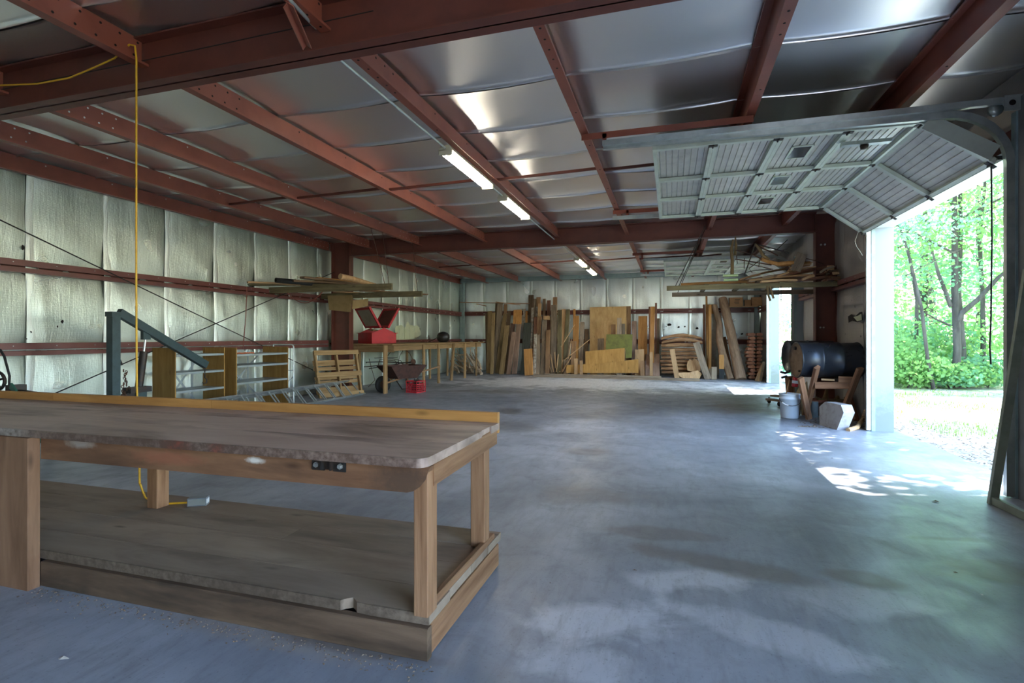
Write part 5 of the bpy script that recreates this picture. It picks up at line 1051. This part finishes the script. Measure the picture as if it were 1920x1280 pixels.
# --- drums on the wooden cradle
DRUM = None
def drum_mat():
    m, nt, b = new_mat('dark_blue_black_drum'); n = NT(nt); v = n.coord(); f = n.noise(v, 5, 5, .65, .5); s = n.noise(v, 1.6, 4, .6, .3)
    k = n.mapr(s, .50, .70, 0, .8); n.l(n.mix(k, (.022,.026,.034), (.085,.055,.036)), b.inputs['Base Color']); n.l(n.mapr(f, .3, .7, .22, .42), b.inputs['Roughness']); b.inputs['Metallic'].default_value = .25; return m
DRUM = drum_mat(); LID = plain('rusty_tan_drum_head', (.25,.17,.105), .75, .1, (.13,.075,.04), 7, .05)
yD = 8.92; cl, cr_ = onY(1493, 672, yD), onY(1618, 672, yD-.22); axd = V((1, .15, 0)).normalized(); rD = .262; LD = .9
cl.z = .905; LD = 2.68-cl.x; g = thing('steel_drum', 'dark steel drum lying on its side on a wooden cradle', 'drum', cl+axd*LD/2-V((0,0,rD)))
pr = [(rD-.012, .0), (rD+.008, -.008), (rD+.012, .004), (rD+.006, .016), (rD, .02)]
def hoop(z): return [(rD, z-.03), (rD+.012, z-.012), (rD+.012, z+.012), (rD, z+.03)]
pr += hoop(LD*.34)+hoop(LD*.67)+[(rD, LD-.02), (rD+.012, LD-.004), (rD-.012, LD), (0, LD)]
MB().lathe(pr, 40, cl, axd, (0,0,1)).obj('shell', DRUM, g); MB().lathe([(0, .035), (rD*.45, .03), (rD*.8, .022), (rD-.008, .016), (rD-.006, -.004), (rD+.004, -.006)], 40, cl, axd, (0,0,1)).obj('head', LID, g)
for a_, r0 in ((1.2, .028), (4.2, .016)):
    B = basis(axd, (0,0,1)); MB().lathe([(0,-.006),(r0,-.006),(r0,.02)], 12, cl+(B.col[0]*math.cos(a_)+B.col[1]*math.sin(a_))*rD*.72, axd, (0,0,1), False).obj('bung', DARKIRON, g)
c2_ = onY(1476, 672, 9.92); c2_.z = .93; g = thing('steel_drum', 'second dark drum mostly hidden behind the cradle drum', 'drum', c2_+axd*.45-V((0,0,.26)))
MB().lathe([(0,.03),(.25,.02),(.262,-.006),(.27,.006),(.262,.02)]+[(.262,.30),(.272,.315),(.262,.33),(.262,.70),(.25,.71),(0,.71)], 36, c2_, axd, (0,0,1)).obj('shell', DRUM, g)
CRD = wood('cradle_wood', (.22,.10,.05), (.38,.20,.11), .75, (.12,.055,.03), .6, .1)
cd_ = thing('drum_cradle', 'crossed leg wooden cradle holding the dark drum', 'cradle', (2.3, 9.2, 0))
def px_bar(a, ya, b, yb, w_, t_, nm='leg', mat=CRD, par=cd_):
    p, q = onY(*a, ya), onY(*b, yb); p.z = max(p.z, 0); return board(nm, mat, p, q, w_, t_, (0.6,-1,0), par)
px_bar((1517, 785), 8.96, (1501, 708), 8.72, .09, .045); px_bar((1511, 775), 9.30, (1532, 688), 8.59, .09, .045)
px_bar((1579, 776), 8.92, (1613, 690), 8.56, .10, .045); px_bar((1606, 789), 8.98, (1592, 740), 9.35, .10, .045)
p, q = onY(1528, 722, 8.80), onY(1598, 722, 8.70); board('rail', CRD, p, q, .10, .04, (0,-1,0), cd_); p, q = onY(1572, 711, 8.70), onY(1601, 712, 8.68); board('rail', CRD, p, q, .09, .04, (0,-1,0), cd_)
# drum bearers of the second drum
px_bar((1484, 770), 9.98, (1480, 705), 9.98, .12, .08, 'rear_post')
# loose wood on the rail
p, q = onY(1540, 711, 8.80), onY(1565, 712, 8.76); board('wood_scrap', W_TAN, p, q, .10, .025, (0,0,1), label='pale wood scrap lying on the cradle rail below the drum', cat='board')
th = thing('torn_hole', 'ragged dark hole torn in the door wall foil above the drum', 'hole', onX(1603, 595, XR-.06))
for pts_, m_, dx in ((((1590,593),(1596,589),(1604,592),(1612,585),(1617,584),(1618,600),(1608,604),(1598,601),(1591,605)), HOLE, 0), (((1600,594),(1608,592),(1615,588),(1616,600),(1607,602)), SID, .003)):
    pl = [onX(x, y_, XR-.064-dx) for x, y_ in pts_]; MB().add(pl, [tuple(range(len(pl)))]).obj('hole_edge' if dx == 0 else 'siding_patch', m_, th)
poke([(1597, 563, .012), (1603, 575, .02), (1585, 626, .012), (1614, 630, .02), (1545, 470, .01), (1512, 600, .015), (1490, 605, .012)], X=XR-.062)
# --- things under and around the cradle
BKT = plain('white_bucket_plastic', (.62,.68,.74), .4, 0, (.56,.62,.68), 3); b0 = onZ(1484, 785, 0); bc = V((b0.x, b0.y+.13, 0))
g = thing('plastic_bucket', 'white plastic bucket standing in front of the drum cradle', 'bucket', bc)
MB().lathe([(0,.0),(.118,.0),(.125,.01),(.142,.29),(.150,.292),(.150,.31),(.143,.314),(.146,.355),(.155,.358),(.155,.375),(.145,.378),(.138,.37),(.12,.02),(0,.02)], 32, bc).obj('body', BKT, g)
ha = [bc+V((.150*math.cos(t), .150*math.sin(t)-.01, .30-.11*math.sin(-t) if False else .30-.10*abs(math.sin(t)))) for t in [PI+PI*i/10 for i in range(11)]]; MB().tube(ha, .004, 6).obj('wire_handle', DARKIRON, g); MB().tube(ha[2:5], .010, 8).obj('grip', WHITEP, g)
BLK = plain('cast_concrete', (.40,.38,.37), .9, 0, (.30,.27,.25), 14, .15)
k0, k1, k2 = onZ(1535, 796, 0), onZ(1571, 806, 0), onZ(1588, 800, 0); ex = (k1-k0); ex.z = 0; wB = ex.length; ex.normalize(); ey_ = V((-ex.y, ex.x, 0)); hB = .335; ty = .15
pf_ = [(.02, 0), (wB-.02, 0), (wB+.055, hB*.72), (wB-.03, hB), (.05, hB), (-.06, hB*.74)]
lean = ey_*.06
g = MB(); o_ = k0; vs = [o_+ex*u+V((0,0,v_))+lean*(v_/hB) for u, v_ in pf_]; vs2 = [p+ey_*ty for p in vs]; n = 6
g.add(vs+vs2, [tuple(range(n)), tuple(range(n, 2*n))[::-1]]+[(i, (i+1) % n, n+(i+1) % n, n+i) for i in range(n)]).obj('concrete_block', BLK, label='six sided grey concrete block leaning at the foot of the drum cradle', cat='block')
d0 = onZ(1452, 757, 0); g = thing('wheel_dolly', 'low wooden dolly on black casters behind the white bucket', 'dolly', d0+V((.12, .2, 0)))
for a, b, w_ in (((1439, 748), (1470, 752), .10), ((1448, 741), (1474, 744), .12)): p, q = onZ(*a, .13), onZ(*b, .13); board('deck_slat', W_GRY, p, q, w_, .035, (0,0,1), g)
for px, py in ((1442, 756), (1461, 762), (1466, 750)): p = onZ(px, py, 0); MB().lathe([(0,-.014),(.04,-.014),(.045,0),(.04,.014),(0,.014)], 14, p+V((0,0,.046)), (.9,.4,0), (0,0,1)).obj('caster', BLACK, g); MB().box(p.x-.012, p.x+.012, p.y-.02, p.y+.02, .05, .115).obj('caster_fork', DARKIRON, g)
RC = plain('red_can_paint', (.45,.02,.03), .35); c = onY(1491, 716, 9.32); g = thing('red_can', 'red can with white lettering strip hanging below the drum head', 'can', c-V((0,0,.07)))
MB().lathe([(0,-.075),(.042,-.075),(.046,-.07),(.046,.07),(.03,.085),(0,.085)], 18, c, (.1,0,1)).obj('body', RC, g); MB().lathe([(.0465,-.02),(.0468,.025)], 18, c, (.1,0,1)).obj('label_band', WHITEP, g)
MB().tube([c+V((0,0,.08)), c+V((0,.02,.17))], .004, 5).obj('hook_wire', DARKIRON, g)
c = onZ(1526, 776, 0); c.y = 9.5; c.x = onY(1527, 776, 9.5).x; POT = plain('dusty_red_pot', (.24,.085,.06), .8, 0, (.16,.06,.045), 9)
g = thing('clay_pot', 'dusty red pot between the cradle legs', 'pot', c); MB().lathe([(0,0),(.10,0),(.145,.20),(.16,.20),(.16,.25),(.145,.25),(.13,.20),(0,.19)], 24, c+V((.03,.05,0))).obj('body', POT, g)
c = onY(1527, 780, 9.2); c.z = 0; MB().lathe([(0,0),(.055,0),(.055,.24),(.058,.245),(.05,.25),(0,.25)], 18, c).obj('tin_can', plain('blue_grey_tin', (.24,.30,.33), .5, .3), label='tall blue grey tin in front of the red pot', cat='can')
c = onY(1561, 768, 9.62); c.z = 0; CR2 = plain('mossy_crate', (.13,.095,.05), .9, 0, (.07,.05,.03), 12, .1); g = thing('old_crate', 'old mossy wooden crate under the cradle rail', 'crate', c)
for z in (.05, .14, .23): MB().bar(c+V((-.22,-.13,z)), c+V((.22,-.13,z)), .015, .075, (0,0,1)).obj('slat', CR2, g)
for s in (-.21, .21): MB().bar(c+V((s,-.12,.14)), c+V((s,.16,.14)), .015, .27, (0,0,1)).obj('end_panel', CR2, g)
MB().bar(c+V((-.2,.02,.02)), c+V((.2,.02,.02)), .26, .02, (0,0,1)).obj('bottom', CR2, g)
for i, (x, lab) in enumerate(((-.12, 'knobbly stump piece in the old crate'), (.04, 'second stump piece in the middle of the old crate'))): MB().tube([c+V((x,.0,.03)), c+V((x+.02,.02,.22)), c+V((x+.05,.05,.40-.1*i))], [.06,.05,.02], 9).obj('root_piece', BRN_BR, label=lab, cat='wood')
c = onY(1499, 742, 9.45); c.z = .0; HUSK = plain('dry_husk', (.42,.31,.17), .85, 0, (.28,.18,.09), 10, .1)
for i, (dx, h, lab) in enumerate(((-.02, .36, 'dry tan husk bundle standing behind the bucket'), (.06, .40, 'second pale husk bundle standing behind the bucket'))): MB().tube([c+V((dx,0,.0)), c+V((dx,.0,h*.5)), c+V((dx+.02,0,h)), c+V((dx+.04,-.02,h+.14))], [.03,.05,.045,.008], 8).obj('corn_husk', HUSK, label=lab, cat='husk')
MB().tube([onY(1472, 745, 9.1), onY(1480, 712, 9.3)], .008, 6).obj('thin_stick', W_TAN, label='thin pale stick leaning from the dolly to the drum', cat='stick')
# dark clamp clutter at the drum front
for i, (pp, lab) in enumerate(((((1463,697),(1472,699),(1482,696)), 'dark clamp bar poking past the drum toward the rear door'), (((1465,708),(1474,705),(1484,712)), 'second dark clamp bar below it'), (((1500,705),(1509,700),(1514,690)), 'bent dark strap under the drum head'))):
    MB().tube([onY(x, y_, (9.93, 9.95, 9.3)[i]) for x, y_ in pp], .02, 7).obj('clamp_bar', DARKIRON, label=lab, cat='clamp')
sm = MB()
for i in range(260):
    p = onZ(R.uniform(1500, 1625), R.uniform(778, 806), 0); p.y = max(p.y, 8.2); s = R.uniform(.008, .03); a = R.uniform(0, PI)
    dx, dy = s*math.cos(a), s*math.sin(a); sm.add([(p.x-dx,p.y-dy,.002),(p.x+dy*.4,p.y-dx*.4,.003),(p.x+dx,p.y+dy,.006),(p.x-dy*.4,p.y+dx*.4,.003),(p.x,p.y,s*.5)], [(0,1,4),(1,2,4),(2,3,4),(3,0,4)])
sm.obj('leaf_litter', plain('dead_leaf', (.13,.085,.05), .9, 0, (.26,.22,.18), 60), kind='stuff', label='dead leaves and chips gathered under the drum cradle', cat='debris')
p, q = onZ(1600, 792, .05), onZ(1622, 775, .12); MB().tube([onZ(1590, 806, .015), onZ(1607, 801, .03), onZ(1618, 785, .08), onY(1624, 770, 8.4)], .03, 8).obj('dry_branch', W_TAN, label='pale dry frond lying at the white door jamb', cat='branch')
# --- leaning metal frame by the near jamb
FRM = plain('grey_green_frame', (.27,.30,.24), .5, .2, (.20,.23,.18), 7)
f0 = V((2.30, 4.80, 0)); f1 = V((2.335, 3.95, 0)); leanv = V((.22, 0, 1.75)); g = thing('empty_screen', 'empty grey green metal frame leaning at the doorway jamb', 'frame', (f0+f1)/2)
for a in (f0, f1): MB().bar(a, a+leanv, .035, .055, (1,0,-.15)).obj('stile', FRM, g)
for q in (.018, .985): MB().bar(f0+leanv*q, f1+leanv*q, .035, .055, (0,0,1)).obj('crossbar', FRM, g)
box('door_wall_strip', plain('grey_jamb_steel', (.20,.20,.20), .5, .4, (.15,.15,.15), 5), 2.57, 2.66, 4.60, 5.02, 0, 3.1, label='dark galvanised jamb post with slots behind the leaning frame', cat='post') if True else 0
c = V((2.46, 4.33, 0)); g = thing('ribbed_jug', 'white ribbed plastic jug standing behind the leaning frame', 'jug', c)
rb_ = []; n = 28; vs = []; fs = []; pr = [(.02,0),(.11,0),(.13,.03),(.14,.10),(.14,.22),(.125,.29),(.08,.33),(.03,.345),(.03,.37),(0,.37)]
for r_, z in pr:
    for k in range(n): rr = r_*(1+(.05 if k % 2 else -.03)); vs.append((c.x+math.cos(2*PI*k/n)*rr, c.y+math.sin(2*PI*k/n)*rr, z))
for i in range(len(pr)-1):
    for k in range(n): fs.append((i*n+k, i*n+(k+1) % n, (i+1)*n+(k+1) % n, (i+1)*n+k))
MB().add(vs, fs).obj('body', plain('milky_plastic', (.62,.60,.54), .35), g); MB().lathe([(.032,.365),(.034,.40),(0,.402)], 14, c).obj('cap', WHITEP, g)
# ================================================================ outdoors
def ground_mat():
    m, nt, b = new_mat('yard_ground'); n = NT(nt); v = n.coord(); s = n.n('SeparateXYZ'); n.l(v, s.inputs[0])
    f = n.noise(v, .8, 5, .65, .4); g = n.noise(v, 9, 5, .7); h = n.noise(v, 45, 3, .6)
    grass = n.ramp(g, [(.3, (.16,.25,.07)), (.7, (.36,.42,.20))]); soil = n.ramp(h, [(.3, (.24,.20,.165)), (.7, (.60,.56,.50))])
    near = n.mapr(s.outputs[0], 2.9, 5.2, .9, .0); k = n.mapr(n.math('ADD', f, n.math('MULTIPLY', near, .35)), .38, .60, 0, 1)
    n.l(n.mix(k, grass, soil), b.inputs['Base Color']); b.inputs['Roughness'].default_value = .95; b.inputs['Specular IOR Level'].default_value = .1; n.bump(h, .5, .03, b); return m
gm = ground_mat(); vs = []; fs = []; gx = [2.85, 3.2, 3.6, 4.2, 5, 6.5, 8.5, 12, 20, 45]; gy = [-25, -8, 0, 4, 6, 8, 10, 13, 17, 24, 40, 70]
for x in gx:
    for y_ in gy: vs.append((x, y_, -.07+R.uniform(-.01, .01)*(x < 10)+.012*max(0, x-6)*.0))
for i in range(len(gx)-1):
    for j in range(len(gy)-1): k = len(gy); fs.append((i*k+j, (i+1)*k+j, (i+1)*k+j+1, i*k+j+1))
MB().add(vs, fs, True).obj('yard_ground', gm, M=Matrix.Identity(4), kind='structure', label='sunlit yard of thin grass, gravel and leaf litter outside the doors', fix=False)
MB().add([(-60,-60,-.35),(60,-60,-.35),(60,80,-.35),(-60,80,-.35)], [(0,1,2,3)]).obj('far_ground', gm, M=Matrix.Identity(4), kind='structure', label='ground around the shed', fix=False)
# leaf litter and grass tufts by the threshold
lm = MB(); cols = MATS.get('dead_leaf')
for i in range(3000):
    x = 2.88+abs(R.gauss(0, .7)); y_ = R.uniform(2.5, 17); s = R.uniform(.015, .04); a = R.uniform(0, 2*PI); z = -.055+R.uniform(0, .012); dx, dy = s*math.cos(a), s*math.sin(a)
    lm.add([(x-dx,y_-dy,z),(x+dy*.45,y_-dx*.45,z+.006),(x+dx,y_+dy,z+R.uniform(0,.02)),(x-dy*.45,y_+dx*.45,z+.004)], [(0,1,2),(0,2,3)])
lm.obj('leaf_litter', cols, kind='stuff', label='brown leaf litter strewn along the outer edge of the slab', cat='debris', fix=False)
def leafmat(name, c, tr):
    m, nt, b = new_mat(name); n = NT(nt); b.inputs['Roughness'].default_value = .55; b.inputs['Specular IOR Level'].default_value = .3
    r_ = n.noise(n.coord((1,1,1), jitter=True), 1.1, 3); hs = n.n('HueSaturation'); hs.inputs['Color'].default_value = (*c, 1); n.l(n.mapr(r_, .3, .7, .65, 1.35), hs.inputs['Value']); n.l(hs.outputs[0], b.inputs['Base Color'])
    t = n.n('BsdfTranslucent'); t.inputs[0].default_value = (*tr, 1); mx = n.n('MixShader'); mx.inputs[0].default_value = .45; out = nt.nodes['Material Output']
    n.l(b.outputs[0], mx.inputs[1]); n.l(t.outputs[0], mx.inputs[2]); n.l(mx.outputs[0], out.inputs[0]); return m
LEAF = [leafmat('oak_leaf', (.16,.30,.10), (.42,.66,.22)), leafmat('cool_leaf', (.13,.29,.16), (.34,.62,.32)), leafmat('lime_leaf', (.18,.33,.10), (.44,.68,.22))]
GR = leafmat('grass_blade', (.15,.24,.05), (.3,.4,.08)); gmsh = MB()
for i in range(9000):
    x = 3.5+abs(R.gauss(0, 1.6)); y_ = R.uniform(3, 17)
    if math.sin(x*2.1+y_*1.3)+math.sin(y_*2.7-x) < -.2: continue
    h = R.uniform(.03, .09); a = R.uniform(0, 2*PI); w_ = .006; l = R.uniform(0, .04)
    gmsh.add([(x-w_*math.sin(a), y_+w_*math.cos(a), -.07), (x+w_*math.sin(a), y_-w_*math.cos(a), -.07), (x+l*math.cos(a), y_+l*math.sin(a), -.07+h)], [(0,1,2)])
gmsh.obj('grass', GR, kind='stuff', label='thin patchy grass growing in the yard near the doorway', cat='grass', fix=False)
TRK = wood('tree_bark', (.040,.034,.028), (.115,.10,.085), .95, (.03,.025,.02), .5, .15, .25, False)
def leaves(mb, c, rad, n, size, flat=.7):
    for i in range(n):
        while True:
            q = V((R.uniform(-1,1), R.uniform(-1,1), R.uniform(-1,1)))
            if q.length <= 1: break
        q = q*(.55+.45*q.length) if q.length > 0 else q
        p = V(c)+V((q.x*rad[0], q.y*rad[1], q.z*rad[2])); a = R.uniform(0, 2*PI); t = R.uniform(-.9, .9); s = size*R.uniform(.6, 1.3)
        d = V((math.cos(a)*math.cos(t), math.sin(a)*math.cos(t), math.sin(t))); e = d.cross(V((R.uniform(-1,1), R.uniform(-1,1), R.uniform(-.2,1)))); e = e.normalized()*s*.38 if e.length > 1e-3 else V((s*.38,0,0)); d = d*s
        n0 = len(mb.v); mb.v += [p-d*.5, p+e-d*.05, p+d*.5, p-e-d*.05]; mb.f.append((n0, n0+1, n0+2, n0+3)); mb.sm.append(False)
def tree(x, y_, h, r_, lean, seed, clusters, leafm, label, size=.13, n=220, kind='broadleaf_tree', branches=(), group='trees beyond the yard'):
    R.seed(seed); g = thing(kind, label, 'tree', (x, y_, -.08), group)
    L = V(lean); P = [V((x, y_, -.1))+V((L.x*q**1.3*h, L.y*q**1.3*h, h*q))+V((R.uniform(-.08,.08), R.uniform(-.08,.08), 0))*(q > 0) for q in (0, .12, .3, .5, .7, .88, 1)]
    MB().tube(P, [r_*1.15, r_, r_*.9, r_*.75, r_*.55, r_*.35, r_*.15], 10).obj('trunk', TRK, g)
    for bp in branches: MB().tube([V(p) for p in bp[0]], bp[1], 8).obj('branch', TRK, g)
    for k in range(5):
        q = R.uniform(.4, .9); o = P[0].lerp(P[-1], q); a = R.uniform(0, 2*PI); l = h*.28; e = o+V((math.cos(a)*l, math.sin(a)*l, l*.45)); MB().tube([o, o.lerp(e, .5)+V((0,0,.1)), e], [r_*.35, r_*.22, r_*.06], 6).obj('branch', TRK, g)
    mb = MB()
    for c, rad in clusters: leaves(mb, (x+c[0]+L.x*c[2], y_+c[1]+L.y*c[2], c[2]), rad, n, size)
    mb.obj('foliage', leafm, g, fix=False); return g
def crown(h, rad, k, seed, low=.35):
    R.seed(seed+500); out = []
    for i in range(k):
        z = h*R.uniform(low, 1.05); w_ = rad*(1-.5*abs(z/h-.65)); a = R.uniform(0, 2*PI); q = R.uniform(.15, 1)*w_
        out.append(((math.cos(a)*q, math.sin(a)*q, z), (rad*.36, rad*.36, rad*.24)))
    return out
# the five trunks at the wood's edge seen through the doorway
mt = onZ(1790, 727, -.07)
tree(mt.x, mt.y, 8.5, .085, (0, 0, 0), 1, crown(8.5, 3.4, 44, 1, .34), LEAF[0], 'tall forked oak with pale trunk straight out through the doorway', .105, 200,
     branches=[([onY(1789, 612, mt.y), onY(1805, 585, mt.y-.1), onY(1835, 560, mt.y-.2), onY(1872, 520, mt.y-.2), onY(1905, 495, mt.y-.3)], [.065,.065,.055,.045,.025]), ([onY(1783, 575, mt.y), onY(1772, 545, mt.y), onY(1760, 515, mt.y), onY(1748, 470, mt.y)], [.055,.05,.042,.02]), ([onY(1781, 610, mt.y), onY(1755, 598, mt.y-.1), onY(1715, 575, mt.y-.3)], [.03,.022,.01])])
q = onZ(1751, 730, -.07); tree(q.x, q.y, 7, .042, (-.20, .02, 0), 2, crown(7, 2.4, 24, 2, .38), LEAF[1], 'slender trunk leaning toward the white jamb at the wood edge', .10, 190)
q = onZ(1761, 727, -.07); tree(q.x, q.y+1.2, 8, .05, (-.05, .0, 0), 3, crown(8, 2.4, 26, 3, .32), LEAF[2], 'slim dark straight trunk between the leaning one and the oak', .10, 190)
q = onZ(1818, 726, -.07); tree(q.x, q.y+.3, 8.5, .068, (-.03, 0, 0), 4, crown(8.5, 2.8, 28, 4, .32), LEAF[0], 'dark straight trunk on the far side of the forked oak', .10, 190)
q = onZ(1884, 729, -.07); tree(q.x, q.y+1.0, 8, .058, (.0, 0, 0), 5, crown(8, 2.8, 28, 5, .3), LEAF[1], 'dim trunk beside the black pull rope at the wood edge', .10, 190)
# the wood behind
k = 0
for x, y_, h, rad, lm_ in ((7.0,21.5,8,3.0,1),(8.0,20.5,10,3.4,0),(10.5,18.5,10,3.4,2),(10.0,15.2,9,3,0),(12.5,21,11,3.6,1),(6.5,25,11,3.6,2),(10,25,12,3.8,0),(15,18,11,3.6,1),(7.2,28,10,3.4,0),(8,31,12,4,1),(13,28,12,4,2),(17,24,12,4,0),(8.2,34,11,3.8,2),(12,36,13,4.5,0)):
    k += 1; tree(x, y_, h, .15, (0,0,0), 20+k, crown(h, rad, 34, 20+k, .05), LEAF[lm_], 'leafy tree of the green wood seen through the door openings', .15, 170, group='trees of the wood behind')
# tree beside the drive whose boughs reach over the threshold
tree(8.6, 7.4, 8.2, .2, (-.02,0,0), 60, [((R.uniform(-3.6, .9), R.uniform(-3.4, 3.6), R.uniform(5.2, 7.8)), (.62,.62,.35)) for _ in range(130)], LEAF[0], 'broad tree beside the drive shading the sunny doorway', .20, 115, group='trees beside the drive')
tree(12.4, 12.6, 9.0, .2, (0,0,0), 61, [((R.uniform(-3.4, 2.0), R.uniform(-3, 3), R.uniform(5.2, 8.6)), (.7,.7,.4)) for _ in range(30)], LEAF[2], 'broad tree beside the drive toward the rear door', .18, 75, group='trees beside the drive')
# undergrowth shrubs along the wood's edge
SHL = ['low lime shrub under the slender leaning trunk', 'round shrub at the foot of the forked oak', 'light green shrub between oak and straight trunk', 'shrub at the foot of the straight trunk', 'shrub below the black pull rope', 'shrub next to the white jamb at the wood edge', 'taller shrub behind the leaning trunk', 'taller shrub behind the forked oak', 'taller shrub behind the dim trunk', 'shrub hugging the door jamb at the yard edge', 'shrub seen low through the rear door opening', 'taller shrub through the rear door opening']
for i, (px, dy, rad, h) in enumerate(((1748,.2,.9,.6),(1784,.1,.8,.45),(1802,.3,.9,.5),(1825,.3,.9,.55),(1866,.3,1.0,.7),(1712,.3,1.0,.8),(1735,1.6,1.5,1.6),(1795,1.8,1.6,1.7),(1870,1.7,1.6,1.8),(1690,.8,1.1,1.2),(1470,0,1.0,.7),(1474,0,1.4,2.0))):
    R.seed(300+i); q = onZ(px, 729, -.07) if i < 10 else V((4.2+1.2*(i-10), 18.6+2*(i-10), -.07)); q.y += dy
    g = thing('shrub', SHL[i], 'shrub', q, 'undergrowth shrubs'); mb = MB(); leaves(mb, (q.x, q.y, h*.55), (rad, rad*.7, h*.62), int(1100*rad), .11); mb.obj('foliage', LEAF[i % 3], g, fix=False)
    mb = MB()
    for kk in range(5): a = R.uniform(0, 2*PI); mb.tube([q, q+V((math.cos(a)*rad*.25, math.sin(a)*rad*.25, h*.5)), q+V((math.cos(a)*rad*.5, math.sin(a)*rad*.5, h*.95))], [.015,.01,.004], 5)
    mb.obj('stems', TRK, g, kind='stuff')
